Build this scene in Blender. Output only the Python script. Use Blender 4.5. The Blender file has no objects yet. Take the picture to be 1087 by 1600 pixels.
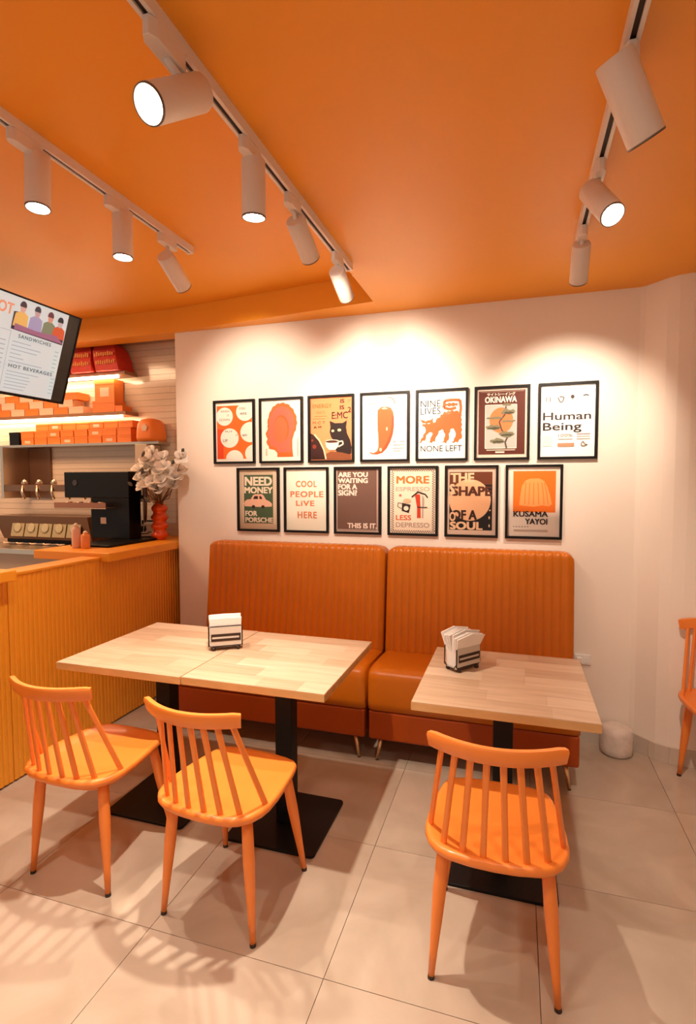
import bpy, bmesh, math, random
from mathutils import Vector, Matrix, Quaternion
random.seed(7)
PI = math.pi
C = bpy.context.scene.collection
sc = bpy.context.scene

# ------------------------------------------------------------------ camera
def make_camera():
    f, yaw, pitch, roll, dist, h = CAM
    cy, sy, cp, sp = math.cos(yaw), math.sin(yaw), math.cos(pitch), math.sin(pitch)
    fw = Vector((-sy*cp, cy*cp, sp)); r = Vector((cy, sy, 0)); u = r.cross(fw)
    cr, sr = math.cos(roll), math.sin(roll)
    r2 = cr*r + sr*u; u2 = -sr*r + cr*u
    cam = bpy.data.cameras.new('camera'); o = bpy.data.objects.new('camera', cam); C.objects.link(o)
    M = Matrix((r2, u2, -fw)).transposed().to_4x4(); M.translation = Vector((0, -dist, h))
    o.matrix_world = M
    cam.sensor_fit = 'VERTICAL'; cam.sensor_height = 36; cam.lens = f/1600*36
    cam.clip_start = .05; cam.clip_end = 60
    sc.camera = o
CAM = (838.366, 0.3032, -0.0555, -0.0022, 3.366, 1.530)
make_camera()

# ------------------------------------------------------------------ world, exposure
w = bpy.data.worlds.new('room_glow'); sc.world = w; w.use_nodes = True
w.node_tree.nodes['Background'].inputs[0].default_value = (1.0, .86, .72, 1)
w.node_tree.nodes['Background'].inputs[1].default_value = .30
vs = sc.view_settings
sc.display_settings.display_device = 'sRGB'
vs.view_transform = 'Standard'; vs.look = 'None'; vs.gamma = 1; vs.use_curve_mapping = False
vs.exposure = 1.0
WARM = (1.0, .86, .70)
SPOT_W = 46.0

# rectangular area light
def area(name, loc, size, watts, col, rot=(0, 0, 0)):
    l = bpy.data.lights.new(name, 'AREA'); l.shape = 'RECTANGLE'; l.size, l.size_y = size
    l.energy = watts; l.color = col
    o = bpy.data.objects.new(name, l); o.location = loc; o.rotation_euler = rot; C.objects.link(o)
    return o
area('kitchen_fill_light', (-3.9, -.9, 2.7), (1.0, .6), 20, (1, .60, .34))  # unseen fill light without a fixture, added to brighten the kitchen

# ------------------------------------------------------------------ helpers
def lin(h):
    h = h.lstrip('#'); v = [int(h[i:i+2], 16)/255 for i in (0, 2, 4)]
    return tuple(((c/12.92) if c <= .04045 else ((c+.055)/1.055)**2.4) for c in v) + (1,)
MC = {}
def mat(name, col, rough=.5, metal=0, coat=0, noise=None, bump=None, emit=None, spec=None, trans=0):
    if name in MC: return MC[name]
    m = bpy.data.materials.new(name); m.use_nodes = True; nt = m.node_tree; b = nt.nodes['Principled BSDF']
    c = lin(col) if isinstance(col, str) else tuple(col)+(1,)
    b.inputs['Base Color'].default_value = c
    b.inputs['Roughness'].default_value = rough; b.inputs['Metallic'].default_value = metal
    b.inputs['Coat Weight'].default_value = coat; b.inputs['Coat Roughness'].default_value = .08
    if spec is not None: b.inputs['Specular IOR Level'].default_value = spec
    if trans: b.inputs['Transmission Weight'].default_value = trans
    tc = nt.nodes.new('ShaderNodeTexCoord')
    if noise:
        sc_, amt = noise
        n = nt.nodes.new('ShaderNodeTexNoise'); n.inputs['Scale'].default_value = sc_; n.inputs['Detail'].default_value = 4
        nt.links.new(tc.outputs['Object'], n.inputs['Vector'])
        mx = nt.nodes.new('ShaderNodeMix'); mx.data_type = 'RGBA'
        mx.inputs[6].default_value = tuple(x*(1-amt) for x in c[:3])+(1,)
        mx.inputs[7].default_value = tuple(min(1, x*(1+amt)) for x in c[:3])+(1,)
        nt.links.new(n.outputs['Fac'], mx.inputs[0]); nt.links.new(mx.outputs[2], b.inputs['Base Color'])
    if bump:
        sc_, st = bump
        n = nt.nodes.new('ShaderNodeTexNoise'); n.inputs['Scale'].default_value = sc_
        nt.links.new(tc.outputs['Object'], n.inputs['Vector'])
        bp = nt.nodes.new('ShaderNodeBump'); bp.inputs['Strength'].default_value = st; bp.inputs['Distance'].default_value = .002
        nt.links.new(n.outputs['Fac'], bp.inputs['Height']); nt.links.new(bp.outputs[0], b.inputs['Normal'])
    if emit:
        b.inputs['Emission Color'].default_value = c; b.inputs['Emission Strength'].default_value = emit
    MC[name] = m; return m

def link(name, me, m, parent=None, mats=None):
    o = bpy.data.objects.new(name, me); C.objects.link(o)
    for x in (mats or [m]): me.materials.append(x)
    if parent: o.parent = parent
    return o
def obj(name, bm, m, parent=None, smooth=False, mats=None, bevel=0, loc=None):
    me = bpy.data.meshes.new(name)
    bmesh.ops.recalc_face_normals(bm, faces=bm.faces)
    bm.to_mesh(me); bm.free()
    if smooth:
        for p in me.polygons: p.use_smooth = True
    o = link(name, me, m, parent, mats)
    if loc: o.location = loc
    if bevel:
        b = o.modifiers.new('bevel', 'BEVEL'); b.width = bevel; b.segments = 2; b.limit_method = 'ANGLE'; b.angle_limit = .6
    return o
def tag(o, label=None, cat=None, group=None, kind=None):
    if label: o['label'] = label
    if cat: o['category'] = cat
    if group: o['group'] = group
    if kind: o['kind'] = kind
    return o
def thing(name, label, cat, loc=(0, 0, 0), rz=0, group=None):
    o = bpy.data.objects.new(name, None); C.objects.link(o); o.empty_display_size = .05
    o.location = loc; o.rotation_euler = (0, 0, rz)
    return tag(o, label, cat, group)
def copy_tree(o, parent=None):
    c = o.copy(); C.objects.link(c); c.parent = parent
    for ch in list(o.children): copy_tree(ch, c)
    return c

def box(bm, a, b, mi=0, M=None):
    vs_ = [Vector((x, y, z)) for z in (a[2], b[2]) for y in (a[1], b[1]) for x in (a[0], b[0])]
    if M: vs_ = [M @ v for v in vs_]
    v = [bm.verts.new(p) for p in vs_]
    for f in ((0, 2, 3, 1), (4, 5, 7, 6), (0, 1, 5, 4), (2, 6, 7, 3), (0, 4, 6, 2), (1, 3, 7, 5)):
        fc = bm.faces.new([v[i] for i in f]); fc.material_index = mi
    return v
def bxo(name, a, b, m, parent=None, bevel=0, smooth=False):
    bm = bmesh.new(); box(bm, a, b); return obj(name, bm, m, parent, bevel=bevel, smooth=smooth)
def frame_of(d):
    d = d.normalized(); u = Vector((0, 0, 1)) if abs(d.z) < .9 else Vector((1, 0, 0))
    x = u.cross(d).normalized(); return x, d.cross(x)
def tube(bm, pts, rads, n=12, cap=True, mi=0):
    pts = [Vector(p) for p in pts]; rings = []
    if not isinstance(rads, (list, tuple)): rads = [rads]*len(pts)
    for i, p in enumerate(pts):
        d = pts[min(i+1, len(pts)-1)] - pts[max(i-1, 0)]
        if i == 0: x, y = frame_of(d)
        else:
            dn = d.normalized(); x = (x - dn*x.dot(dn)).normalized(); y = dn.cross(x)
        rings.append([bm.verts.new(p + (x*math.cos(2*PI*k/n) + y*math.sin(2*PI*k/n))*rads[i]) for k in range(n)])
    for a, b in zip(rings, rings[1:]):
        for k in range(n):
            f = bm.faces.new((a[k], a[(k+1) % n], b[(k+1) % n], b[k])); f.material_index = mi
    if cap:
        f = bm.faces.new(rings[0][::-1]); f.material_index = mi; f = bm.faces.new(rings[-1]); f.material_index = mi
def lathe(bm, prof, n=24, M=None, cap=True, mi=0):
    rings = []
    for r, z in prof:
        vs_ = [Vector((r*math.cos(2*PI*k/n), r*math.sin(2*PI*k/n), z)) for k in range(n)]
        if M: vs_ = [M @ v for v in vs_]
        rings.append([bm.verts.new(v) for v in vs_])
    for a, b in zip(rings, rings[1:]):
        for k in range(n):
            f = bm.faces.new((a[k], a[(k+1) % n], b[(k+1) % n], b[k])); f.material_index = mi
    if cap:
        f = bm.faces.new(rings[0][::-1]); f.material_index = mi; f = bm.faces.new(rings[-1]); f.material_index = mi
def prism(bm, pts, z0, z1, M=None, mi=0):
    lo = [Vector((x, y, z0)) for x, y in pts]; hi = [Vector((x, y, z1)) for x, y in pts]
    if M: lo = [M @ v for v in lo]; hi = [M @ v for v in hi]
    a = [bm.verts.new(v) for v in lo]; b = [bm.verts.new(v) for v in hi]; n = len(a)
    for f in (a[::-1], b): bm.faces.new(f).material_index = mi
    for k in range(n): bm.faces.new((a[k], a[(k+1) % n], b[(k+1) % n], b[k])).material_index = mi

# ------------------------------------------------------------------ materials
M_ceil = mat('orange_ceiling_paint', (.88, .345, .018), .46, noise=(1.5, .04))
M_wall = mat('white_wall_paint', (.88, .775, .665), .7, bump=(60, .08))
M_tilew = mat('glossy_wall_tile', (.72, .58, .44), .12, noise=(6, .06))
M_grout = mat('tile_grout', (.50, .38, .27), .8)
M_floor_base = mat('floor_screed', (.38, .30, .23), .8)
M_track = mat('white_track_enamel', (.80, .72, .66), .4)
M_black = mat('black_powder_coat', (.005, .004, .004), .45, spec=.25)
M_slot = mat('track_slot_black', (.03, .015, .012), .6)
M_steel = mat('brushed_steel', (.64, .53, .42), .28, metal=1)
M_orange = mat('orange_counter_paint', (.90, .36, .022), .4, noise=(3, .05))
M_chair = mat('orange_chair_plastic', (.88, .245, .035), .40, coat=.15)
M_foot = mat('dark_foot_cap', (.03, .015, .01), .5)
M_leather = mat('tan_orange_leather', (.56, .145, .004), .36, noise=(5, .10), bump=(180, .25), spec=.35)
M_brass = mat('brushed_brass', (.80, .56, .32), .3, metal=1)
M_frame = mat('black_frame', (.006, .004, .003), .5, spec=.2)
M_lens = mat('lamp_lens', (1, .93, .82), .3, emit=22)

def floor_mat():
    m = bpy.data.materials.new('polished_porcelain'); m.use_nodes = True; nt = m.node_tree; b = nt.nodes['Principled BSDF']
    tc = nt.nodes.new('ShaderNodeTexCoord'); oi = nt.nodes.new('ShaderNodeObjectInfo')
    ad = nt.nodes.new('ShaderNodeVectorMath'); ad.operation = 'ADD'
    nt.links.new(tc.outputs['Object'], ad.inputs[0]); nt.links.new(oi.outputs['Random'], ad.inputs[1])
    n = nt.nodes.new('ShaderNodeTexNoise'); n.inputs['Scale'].default_value = 2.2; n.inputs['Detail'].default_value = 6
    n.inputs['Distortion'].default_value = 1.2
    nt.links.new(ad.outputs[0], n.inputs['Vector'])
    r = nt.nodes.new('ShaderNodeValToRGB'); r.color_ramp.elements[0].color = (.44, .345, .26, 1); r.color_ramp.elements[1].color = (.57, .465, .37, 1)
    r.color_ramp.elements[0].position = .3; r.color_ramp.elements[1].position = .7
    nt.links.new(n.outputs['Fac'], r.inputs[0]); nt.links.new(r.outputs[0], b.inputs['Base Color'])
    b.inputs['Roughness'].default_value = .13; b.inputs['Specular IOR Level'].default_value = .5
    return m
M_floor = floor_mat()
def wood_mat(name, a, b_):
    m = bpy.data.materials.new(name); m.use_nodes = True; nt = m.node_tree; b = nt.nodes['Principled BSDF']
    tc = nt.nodes.new('ShaderNodeTexCoord'); mp = nt.nodes.new('ShaderNodeMapping'); mp.inputs['Scale'].default_value = (2.5, 28, 8)
    n = nt.nodes.new('ShaderNodeTexNoise'); n.inputs['Scale'].default_value = 1.6; n.inputs['Detail'].default_value = 6; n.inputs['Distortion'].default_value = .6
    nt.links.new(tc.outputs['Object'], mp.inputs[0]); nt.links.new(mp.outputs[0], n.inputs['Vector'])
    r = nt.nodes.new('ShaderNodeValToRGB'); r.color_ramp.elements[0].color = a+(1,); r.color_ramp.elements[1].color = b_+(1,)
    r.color_ramp.elements[0].position = .3; r.color_ramp.elements[1].position = .7
    nt.links.new(n.outputs['Fac'], r.inputs[0]); nt.links.new(r.outputs[0], b.inputs['Base Color'])
    b.inputs['Roughness'].default_value = .38; return m
M_wood = [wood_mat('beech_stave_a', (.50, .335, .215), (.62, .44, .30)), wood_mat('beech_stave_b', (.45, .29, .18), (.56, .39, .26)),
          wood_mat('beech_stave_c', (.56, .39, .26), (.66, .49, .35))]
M_woodedge = wood_mat('beech_edge', (.52, .28, .10), (.66, .40, .17))
def glass_mat():
    m = bpy.data.materials.new('picture_glass'); m.use_nodes = True; nt = m.node_tree; nt.nodes.clear()
    o = nt.nodes.new('ShaderNodeOutputMaterial'); mx = nt.nodes.new('ShaderNodeMixShader'); t = nt.nodes.new('ShaderNodeBsdfTransparent')
    g = nt.nodes.new('ShaderNodeBsdfGlossy'); g.inputs['Roughness'].default_value = .03; f = nt.nodes.new('ShaderNodeFresnel'); f.inputs[0].default_value = 1.22
    nt.links.new(f.outputs[0], mx.inputs[0]); nt.links.new(t.outputs[0], mx.inputs[1]); nt.links.new(g.outputs[0], mx.inputs[2]); nt.links.new(mx.outputs[0], o.inputs[0])
    return m
M_glass = glass_mat()

# ------------------------------------------------------------------ room shell
ZC, ZH, K = 2.60, 2.765, .36
def struct(name, bm, m, **k): return tag(obj(name, bm, m, **k), kind='structure')
XR = 2.7
floor = struct('floor', (lambda b: (box(b, (-6.2, -6.2, -.12), (XR+.1, K+.1, -.012)), b)[1])(bmesh.new()), M_floor_base)
# porcelain floor tiles, each a piece
TP = .635; gx, gy = -.545, -1.888
cache = {}
def rect_in_room(x0, x1, y0, y1):
    return max(x0, -6.1), min(x1, XR), max(y0, -6.1), min(y1, .0)
for i in range(-9, 6):
    for j in range(-7, 4):
        x0, x1, y0, y1 = rect_in_room(gx+i*TP, gx+(i+1)*TP, gy+j*TP, gy+(j+1)*TP)
        if x1-x0 < .02 or y1-y0 < .02: continue
        if x1 > 2.69: x1 = 2.69
        g = .0011
        key = (round(x1-x0, 3), round(y1-y0, 3))
        if key not in cache:
            bm = bmesh.new(); hx, hy = (x1-x0)/2-g, (y1-y0)/2-g
            prism(bm, [(-hx, -hy), (hx, -hy), (hx, hy), (-hx, hy)], -.0118, 0)
            bmesh.ops.recalc_face_normals(bm, faces=bm.faces)
            me = bpy.data.meshes.new('floor_tile'); bm.to_mesh(me); bm.free(); me.materials.append(M_floor); cache[key] = me
        o = bpy.data.objects.new('floor_tile', cache[key]); C.objects.link(o); o.parent = floor
        o.location = ((x0+x1)/2, (y0+y1)/2, 0)

# back wall with the rounded jog at its right
jog = [(.640, 0), (.665, -.012), (.70, -.05), (.75, -.105), (.80, -.135), (.86, -.148), (.95, -.152), (XR, -.152)]
bm = bmesh.new()
prism(bm, [(-2.352, 0)] + jog + [(XR, .13), (-2.352, .13)], 0, ZC)
struct('wall_back', bm, M_wall)
struct('wall_right', (lambda b: (box(b, (XR, -6.2, 0), (XR+.1, .13, ZC)), b)[1])(bmesh.new()), M_wall)
# kitchen back wall, tiled in long glossy tiles
wk = struct('wall_kitchen', (lambda b: (box(b, (-6.2, K, 0), (-2.352, K+.1, ZH+.05)), b)[1])(bmesh.new()), M_grout)
struct('wall_kitchen_end', (lambda b: (box(b, (-2.352, .131, 0), (-2.25, K+.1, ZH+.05)), b)[1])(bmesh.new()), M_wall)
bm = bmesh.new(); z = 1.0; r = 0
while z < 2.62:
    x = -4.9 - (.15 if r % 2 else 0)
    while x < -2.36:
        x1 = min(x+.799, -2.354)
        box(bm, (x, K-.006, z), (x1, K-.0005, z+.0478)); x += .80
    z += .05; r += 1
o = obj('wall_tiles', bm, M_tilew, wk); o['kind'] = 'stuff'
# ceiling: low part on the right, raised part on the left, beam (soffit) along the wall
bm = bmesh.new()
box(bm, (-.825, -6.2, ZC), (XR+.1, .13, ZC+.3))
cl = struct('ceiling', bm, M_ceil)
struct('ceiling_raised', (lambda b: (box(b, (-6.2, -6.2, ZH), (-.826, K+.1, ZH+.13)), b)[1])(bmesh.new()), M_ceil)
bm = bmesh.new()
prism(bm, [(-.8255, -.222), (-.8255, .13), (-6.2, .13), (-6.2, -.015), (-2.36, -.022)], ZC, ZH-.0005)
struct('trim_1', bm, M_ceil)

# skirting tiles at the jog and beyond
pts = [Vector((x, y)) for x, y in jog]
segs = []
def along(d):
    for a, b in zip(pts, pts[1:]):
        L = (b-a).length
        if d <= L: return a+(b-a)*(d/L), (b-a).normalized()
        d -= L
    return pts[-1], Vector((1, 0))
M_skirt = mat('skirting_tile', (.60, .49, .40), .3, noise=(8, .06))
bb = None; d = .012; lens = [.11, .10, .30, .30, .30, .30, .30, .30]
base_root = bpy.data.objects.new('baseboard_right', None); C.objects.link(base_root); base_root['kind'] = 'structure'
for L in lens:
    n = max(2, int(L/.03)) if d < .5 else 2
    P = [along(d+L*(k/n)) for k in range(n+1)]
    d += L+.002
    inn = [(p.x, p.y) for p, t in P]; out = [(p.x+t.y*.010, p.y-t.x*.010) for p, t in P]
    inn = [(p.x+t.y*.0005, p.y-t.x*.0005) for p, t in P]
    bm = bmesh.new(); prism(bm, out+inn[::-1], .0005, .092)
    obj('skirting_tile', bm, M_skirt, base_root)
bm = bmesh.new(); bxs = box(bm, (-2.3, -.011, .0005), (.63, -.0006, .092))
struct('baseboard_back', bm, M_skirt)

# ------------------------------------------------------------------ track lighting
def track(x, y0, y1, z, label):
    t = thing('lighting_track', label, 'light track', (x, (y0+y1)/2, z), 0, 'white ceiling light tracks')
    L = (y1-y0)/2; bm = bmesh.new(); hw, hh = .0175, .034
    # U profile opening downwards
    prof = [(-hw, 0), (-hw, -hh), (-.007, -hh), (-.007, -hh+.018), (.007, -hh+.018), (.007, -hh), (hw, -hh), (hw, 0)]
    a = [bm.verts.new((px, -L, pz)) for px, pz in prof]; b = [bm.verts.new((px, L, pz)) for px, pz in prof]
    for k in range(8): bm.faces.new((a[k], a[(k+1) % 8], b[(k+1) % 8], b[k]))
    bm.faces.new(a[::-1]); bm.faces.new(b)
    obj('rail', bm, M_track, t)
    bm = bmesh.new(); box(bm, (-.0065, -L+.01, -hh+.006), (.0065, L-.01, -hh+.0175)); obj('conductor_slot', bm, M_slot, t)
    bm = bmesh.new(); box(bm, (-hw-.001, L, -hh-.001), (hw+.001, L+.012, 0)); obj('end_cap', bm, M_track, t)
TR = {'m': (-.797, -5.9, -.80, ZC), 'l': (-1.65, -5.9, -.86, ZH), 'r': (.246, -5.9, -.80, ZC)}
track(*TR['m'], 'white light track in the middle, along the edge of the raised ceiling')
track(*TR['l'], 'white light track on the left, nearest to the menu screen')
track(*TR['r'], 'white light track on the right side of the orange ceiling')

def head(tr, ya, S, d, label, s=1.0, watts=1.0, ctr=False):
    tx, _, _, tz = TR[tr]
    d = Vector(d).normalized(); S = Vector(S); L = .17*s; R = .0375*s
    if ctr: S = S - d*L/2
    t = thing('track_spotlight', label, 'spotlight', (tx, ya, tz-.034), 0, 'white cylinder spotlights on the ceiling tracks')
    o0 = Vector(t.location); X, Y = frame_of(d); X = d.cross(Y)
    Mx = Matrix((X, Y, d)).transposed().to_4x4(); Mx.translation = S-o0
    bm = bmesh.new(); w2, l2 = .0165*s, .062*s
    prism(bm, [(-w2, -l2+.02), (-w2*.4, -l2), (w2*.4, -l2), (w2, -l2+.02), (w2, l2-.02), (w2*.4, l2), (-w2*.4, l2), (-w2, l2-.02)], -.038*s, -.0005)
    obj('adapter', bm, M_track, t, bevel=.002)
    bm = bmesh.new()
    lathe(bm, [(R*.25, 0), (R*.93, .0), (R, .004), (R, L-.002), (R*.98, L), (R*.90, L), (R*.84, L-.012), (R*.3, L-.013)], 32, Mx)
    obj('lamp_body', bm, M_track, t, smooth=True)
    o = t.children[-1]; e = o.modifiers.new('es', 'EDGE_SPLIT'); e.split_angle = .7
    bm = bmesh.new(); lathe(bm, [(R*.885, L-.004), (R*.925, L+.0012), (R*.99, L+.0012), (R*1.005, L-.004)], 32, Mx, cap=False)
    obj('front_ring', bm, mat('dark_lamp_ring', (.10, .07, .05), .4), t)
    bm = bmesh.new(); lathe(bm, [(.0005, L-.0105), (R*.68, L-.0105)], 32, Mx, cap=False); obj('lens', bm, M_lens, t)
    # swivel stem from adapter down to the body
    a = Vector((0, 0, -.036*s)); b = S-o0 + d*(.001 if d.z < -.93 else .035)
    bm = bmesh.new(); tube(bm, [a, b], .008*s, 12); obj('swivel_stem', bm, M_track, t, smooth=True)
    l = bpy.data.lights.new('spot_beam', 'SPOT'); l.energy = SPOT_W*watts; l.color = WARM; l.spot_size = math.radians(80); l.spot_blend = .9; l.shadow_soft_size = .022
    lo = bpy.data.objects.new('spot_beam', l); C.objects.link(lo); lo.parent = t
    lo.matrix_parent_inverse = Matrix.Identity(4)
    lo.location = (S-o0) + d*(L+.004); lo.rotation_mode = 'QUATERNION'; lo.rotation_quaternion = (-d).to_track_quat('Z', 'Y')
    return t
head('m', -2.24, (-.797, -2.204, 2.455), (-.206, -.77, -.603), 'large spotlight nearest the viewer on the middle track, lit face to the left', 1.15, 1, True)
head('m', -1.82, (-.797, -1.80, 2.535), (-.04, .08, -1), 'spotlight hanging straight down second on the middle track', 1.0, 1.7)
head('m', -1.49, (-.797, -1.468, 2.504), (.02, .868, -.50), 'spotlight tilted towards the wall, third on the middle track', 1.0, 1.0)
head('m', -.97, (-.797, -.985, 2.496), (.0, .91, -.42), 'spotlight at the far end of the middle track, in front of the orange beam', 1.0, .6)
head('r', -1.84, (.246, -1.899, 2.436), (.45, .40, -.80), 'large spotlight nearest the viewer on the right track, seen from behind', 1.15, 1, True)
head('r', -1.37, (.246, -1.441, 2.42), (.324, -.555, -.766), 'spotlight second on the right track with its lit face turned to the viewer', 1.0, 1, True)
head('r', -.90, (.246, -.885, 2.52), (.015, .76, -.65), 'spotlight at the far end of the right track, aimed at the posters', 1.0, .75)
head('l', -1.85, (-1.65, -1.80, 2.70), (.02, -.05, -1), 'spotlight hanging straight down nearest the viewer on the left track', 1.12, .8)
head('l', -1.40, (-1.65, -1.365, 2.70), (.0, -.02, -1), 'spotlight hanging straight down in the middle of the left track', 1.12, .8)
head('l', -1.05, (-1.65, -1.075, 2.635), (-.03, .86, -.505), 'spotlight tilted away at the far end of the left track', 1.12, .6)
# the tracks go on behind the viewer
for tr, y, dd in (('m', -3.2, (.1, .3, -1)), ('r', -2.9, (-.1, .35, -1)), ('l', -2.7, (.15, .2, -1)), ('m', -4.1, (0, .1, -1)), ('r', -4.0, (.2, .1, -1)), ('l', -3.8, (.1, .1, -1))):
    tx, _, _, tz = TR[tr]
    head(tr, y, (tx, y+.01, tz-.10), dd, 'spotlight on the %s track behind the viewer, %s' % ({'m': 'middle', 'l': 'left', 'r': 'right'}[tr], 'farther back' if y < -3.5 else 'nearer'), 1.0, .42)

# ------------------------------------------------------------------ counter with fluted front
counter = thing('service_counter', 'orange fluted service counter along the left side', 'counter', (-2.50, -1.6, 0))
XF = -2.423; CZ = 1.072
def flute(y0, y1, parent, ox, oy, top):
    bm = bmesh.new(); n = max(3, round((y1-y0)/.0285)); w_ = (y1-y0)/n; prof = []
    for k in range(n):
        a = y0+k*w_
        prof += [(XF-.0045, a+.0008), (XF-.0045, a+.0040), (XF-.0008, a+.0070), (XF, a+.011), (XF, a+w_-.008), (XF-.0008, a+w_-.004)]
    prof.append((XF-.0075, y1-.0008))
    prof = [(x-ox, y-oy) for x, y in prof]
    prism(bm, prof + [(XF-.03-ox, y1-.0008-oy), (XF-.03-ox, y0+.0008-oy)], .012, top)
    return obj('fluted_panel', bm, M_orange, parent)
for y0, y1 in ((-4.6, -3.0), (-3.0, -2.15), (-2.15, -1.332), (-1.332, -.70), (-.70, K-.01)):
    flute(y0+.001, y1-(.001 if y1 < 0 else 0), counter, -2.50, -1.6, CZ-.012 if y1 == -.70 else 1.0445)
bm = bmesh.new(); box(bm, (-.05, -3.0, 0), (.045, 1.6+K-.01, 1.0445)); obj('carcass', bm, M_orange, counter)
bm = bmesh.new(); box(bm, (-.058, .27, CZ-.0118), (.083, .897, CZ+.004)); box(bm, (-.05, .27, 1.0447), (.045, .897, CZ-.0119)); obj('top_edge', bm, M_orange, counter, bevel=.003)
bm = bmesh.new(); box(bm, (-2.95, -.70, 1.045), (-2.36, K-.01, 1.10))
tag(obj('counter_ledge', bm, M_orange, bevel=.006), 'thick orange ledge at the far end of the counter, under vase and coffee machine', 'countertop')
bm = bmesh.new(); box(bm, (-2.86, -4.6, 1.045), (-2.36, -1.332, 1.10))
tag(obj('counter_ledge', bm, M_orange, bevel=.006), 'thick orange ledge at the near left end of the counter', 'countertop')
# inner steel worktops
t = thing('worktop', 'low beige work surface behind the fluted counter front', 'worktop', (-2.85, -2.2, 0))
bxo('top', (-.33, -1.6, .90), (.297, 1.49, .94), mat('beige_laminate', (.58, .45, .33), .4), t, .004)
bxo('cabinet_body', (-.30, -1.55, .0), (.28, 1.45, .899), M_steel, t)
t = thing('steel_back_counter', 'steel back counter under the toppings unit, by the tiled wall', 'worktop', (-4.5, .06, 0))
bxo('top', (-1.5, -.32, .99), (1.30, .29, 1.03), M_steel, t, .004)
bxo('cabinet_body', (-1.5, -.28, 0), (1.28, .28, .989), mat('beige_laminate', 0), t)

# ------------------------------------------------------------------ banquettes
def banquette(x0, x1, nch, label, ch):
    W = x1-x0; xc = (x0+x1)/2
    t = thing('banquette', label, 'bench', (xc, 0, 0), 0, 'tan leather banquettes against the wall')
    h = W/2; ZT = 1.128; Z0 = .44; edge = .02
    # upright back with vertical channels
    def yf(z):   # front surface of the back
        k = (z-Z0)/(ZT-Z0); return -(.215 - .075*k)
    xs = []; cw = (W-2*edge)/nch
    xs.append((-h, 0, 0)); xs.append((-h+.006, 0, .6)); xs.append((-h+edge, .0, .85))
    for c in range(nch):
        for q in range(1, 7):
            xs.append((-h+edge+cw*(c+q/6), 0, 1 if q < 6 else (.0 if c < nch-1 else .85)))
    xs.append((h-.006, 0, .6)); xs.append((h, 0, 0))
    bm = bmesh.new(); rows = []
    zz = [Z0+(ZT-.03-Z0)*k/10 for k in range(11)]
    prof = [(yf(z), z, 1) for z in zz]
    for a in (25, 50, 70, 90): prof.append((yf(ZT-.03)+.03-.03*math.cos(math.radians(a)), ZT-.03+.03*math.sin(math.radians(a)), 1-.004*a))
    prof += [(-.05, ZT, .5), (-.028, ZT-.008, 0), (-.022, ZT-.03, 0), (-.022, Z0, 0)]
    nx = len(xs)
    for (y, z, ww) in prof:
        row = []
        for i, (x, _, bulge) in enumerate(xs):
            frac = (i-2) % 6/6.0 if 2 <= i < nx-2 else 0
            sc_ = math.sin(PI*frac) if 2 < i < nx-3 else 0
            dy = 0.0
            if bulge < 1 and (i <= 1 or i >= nx-2): dy = .018*(1-bulge/.85) if bulge < .85 else 0
            yy = y; zl = z
            if ww > 0:
                yy = y - .0085*sc_**.6*min(1, ww) + dy*min(1, ww)
                if ww < .95: zl = z + .003*sc_
            # round the upper corners
            R = .055; ax = h-abs(x)
            if ax < R:
                lim = ZT-R+math.sqrt(max(0, R*R-(R-ax)**2)); zl = min(zl, lim)
            row.append(bm.verts.new((x, yy, zl)))
        rows.append(row)
    for a, b in zip(rows, rows[1:]):
        for k in range(nx-1): bm.faces.new((a[k], a[k+1], b[k+1], b[k]))
    for k in (0, nx-1): bm.faces.new([r[k] for r in rows])
    bm.faces.new([rows[0][k] for k in range(nx)] + [rows[-1][k] for k in range(nx-1, -1, -1)])
    obj('channelled_backrest', bm, M_leather, t, smooth=True)
    # seat cushion, slightly crowned, nose rolled
    sp = [(-.19, .50), (-.30, .508), (-.45, .516), (-.555, .518), (-.590, .510), (-.608, .492), (-.614, .465), (-.612, .34), (-.604, .294), (-.596, .290), (-.19, .290)]
    bm = bmesh.new(); rows = []
    fr = [0, .008, .02, .05, .15, .3, .5, .7, .85, .95, .98, .992, 1]
    for f in fr:
        e = min(f, 1-f)*W; ins = .012*max(0, 1-e/.02)
        row = []
        for y, z in sp:
            zz_ = z - (ins if z > .45 else 0); yy = y + (ins if y < -.55 else 0)
            row.append(bm.verts.new((-h+.003+f*(W-.006), yy, zz_)))
        rows.append(row)
    n = len(sp)
    for a, b in zip(rows, rows[1:]):
        for k in range(n): bm.faces.new((a[k], a[(k+1) % n], b[(k+1) % n], b[k]))
    bm.faces.new(rows[0]); bm.faces.new(rows[-1][::-1])
    obj('seat_cushion', bm, M_leather, t, smooth=True)
    e = t.children[-1].modifiers.new('es', 'EDGE_SPLIT'); e.split_angle = 1.0
    bm = bmesh.new(); box(bm, (-h+.005, -.600, .128), (h-.005, -.03, .2885)); obj('seat_base', bm, mat('shaded_tan_leather', (.38, .060, .003), .4, bump=(180, .25), spec=.3), t, bevel=.012)  # bench leather with the shade of the lower front mixed into its colour
    bm = bmesh.new(); box(bm, (-h+.005, -.185, .2895), (h-.005, -.03, .435)); obj('back_support', bm, M_leather, t)
    for fx in (-h+.055, h-.055):
        for fy in (-.56, -.10):
            sx = 1 if fx > 0 else -1; sy = -1
            bm = bmesh.new(); tube(bm, [(fx-sx*.012, fy, .129), (fx+sx*.010, fy+sy*.008, .004)], [.013, .008], 12)
            obj('leg', bm, M_brass, t, smooth=True)
            bm = bmesh.new(); tube(bm, [(fx+sx*.010, fy+sy*.008, 0), (fx+sx*.010, fy+sy*.008, .004)], [.0085, .0085], 10); obj('foot_pad', bm, M_foot, t)
banquette(-2.012, -.768, 27, 'longer tan leather banquette behind the two joined tables', 27)
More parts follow.
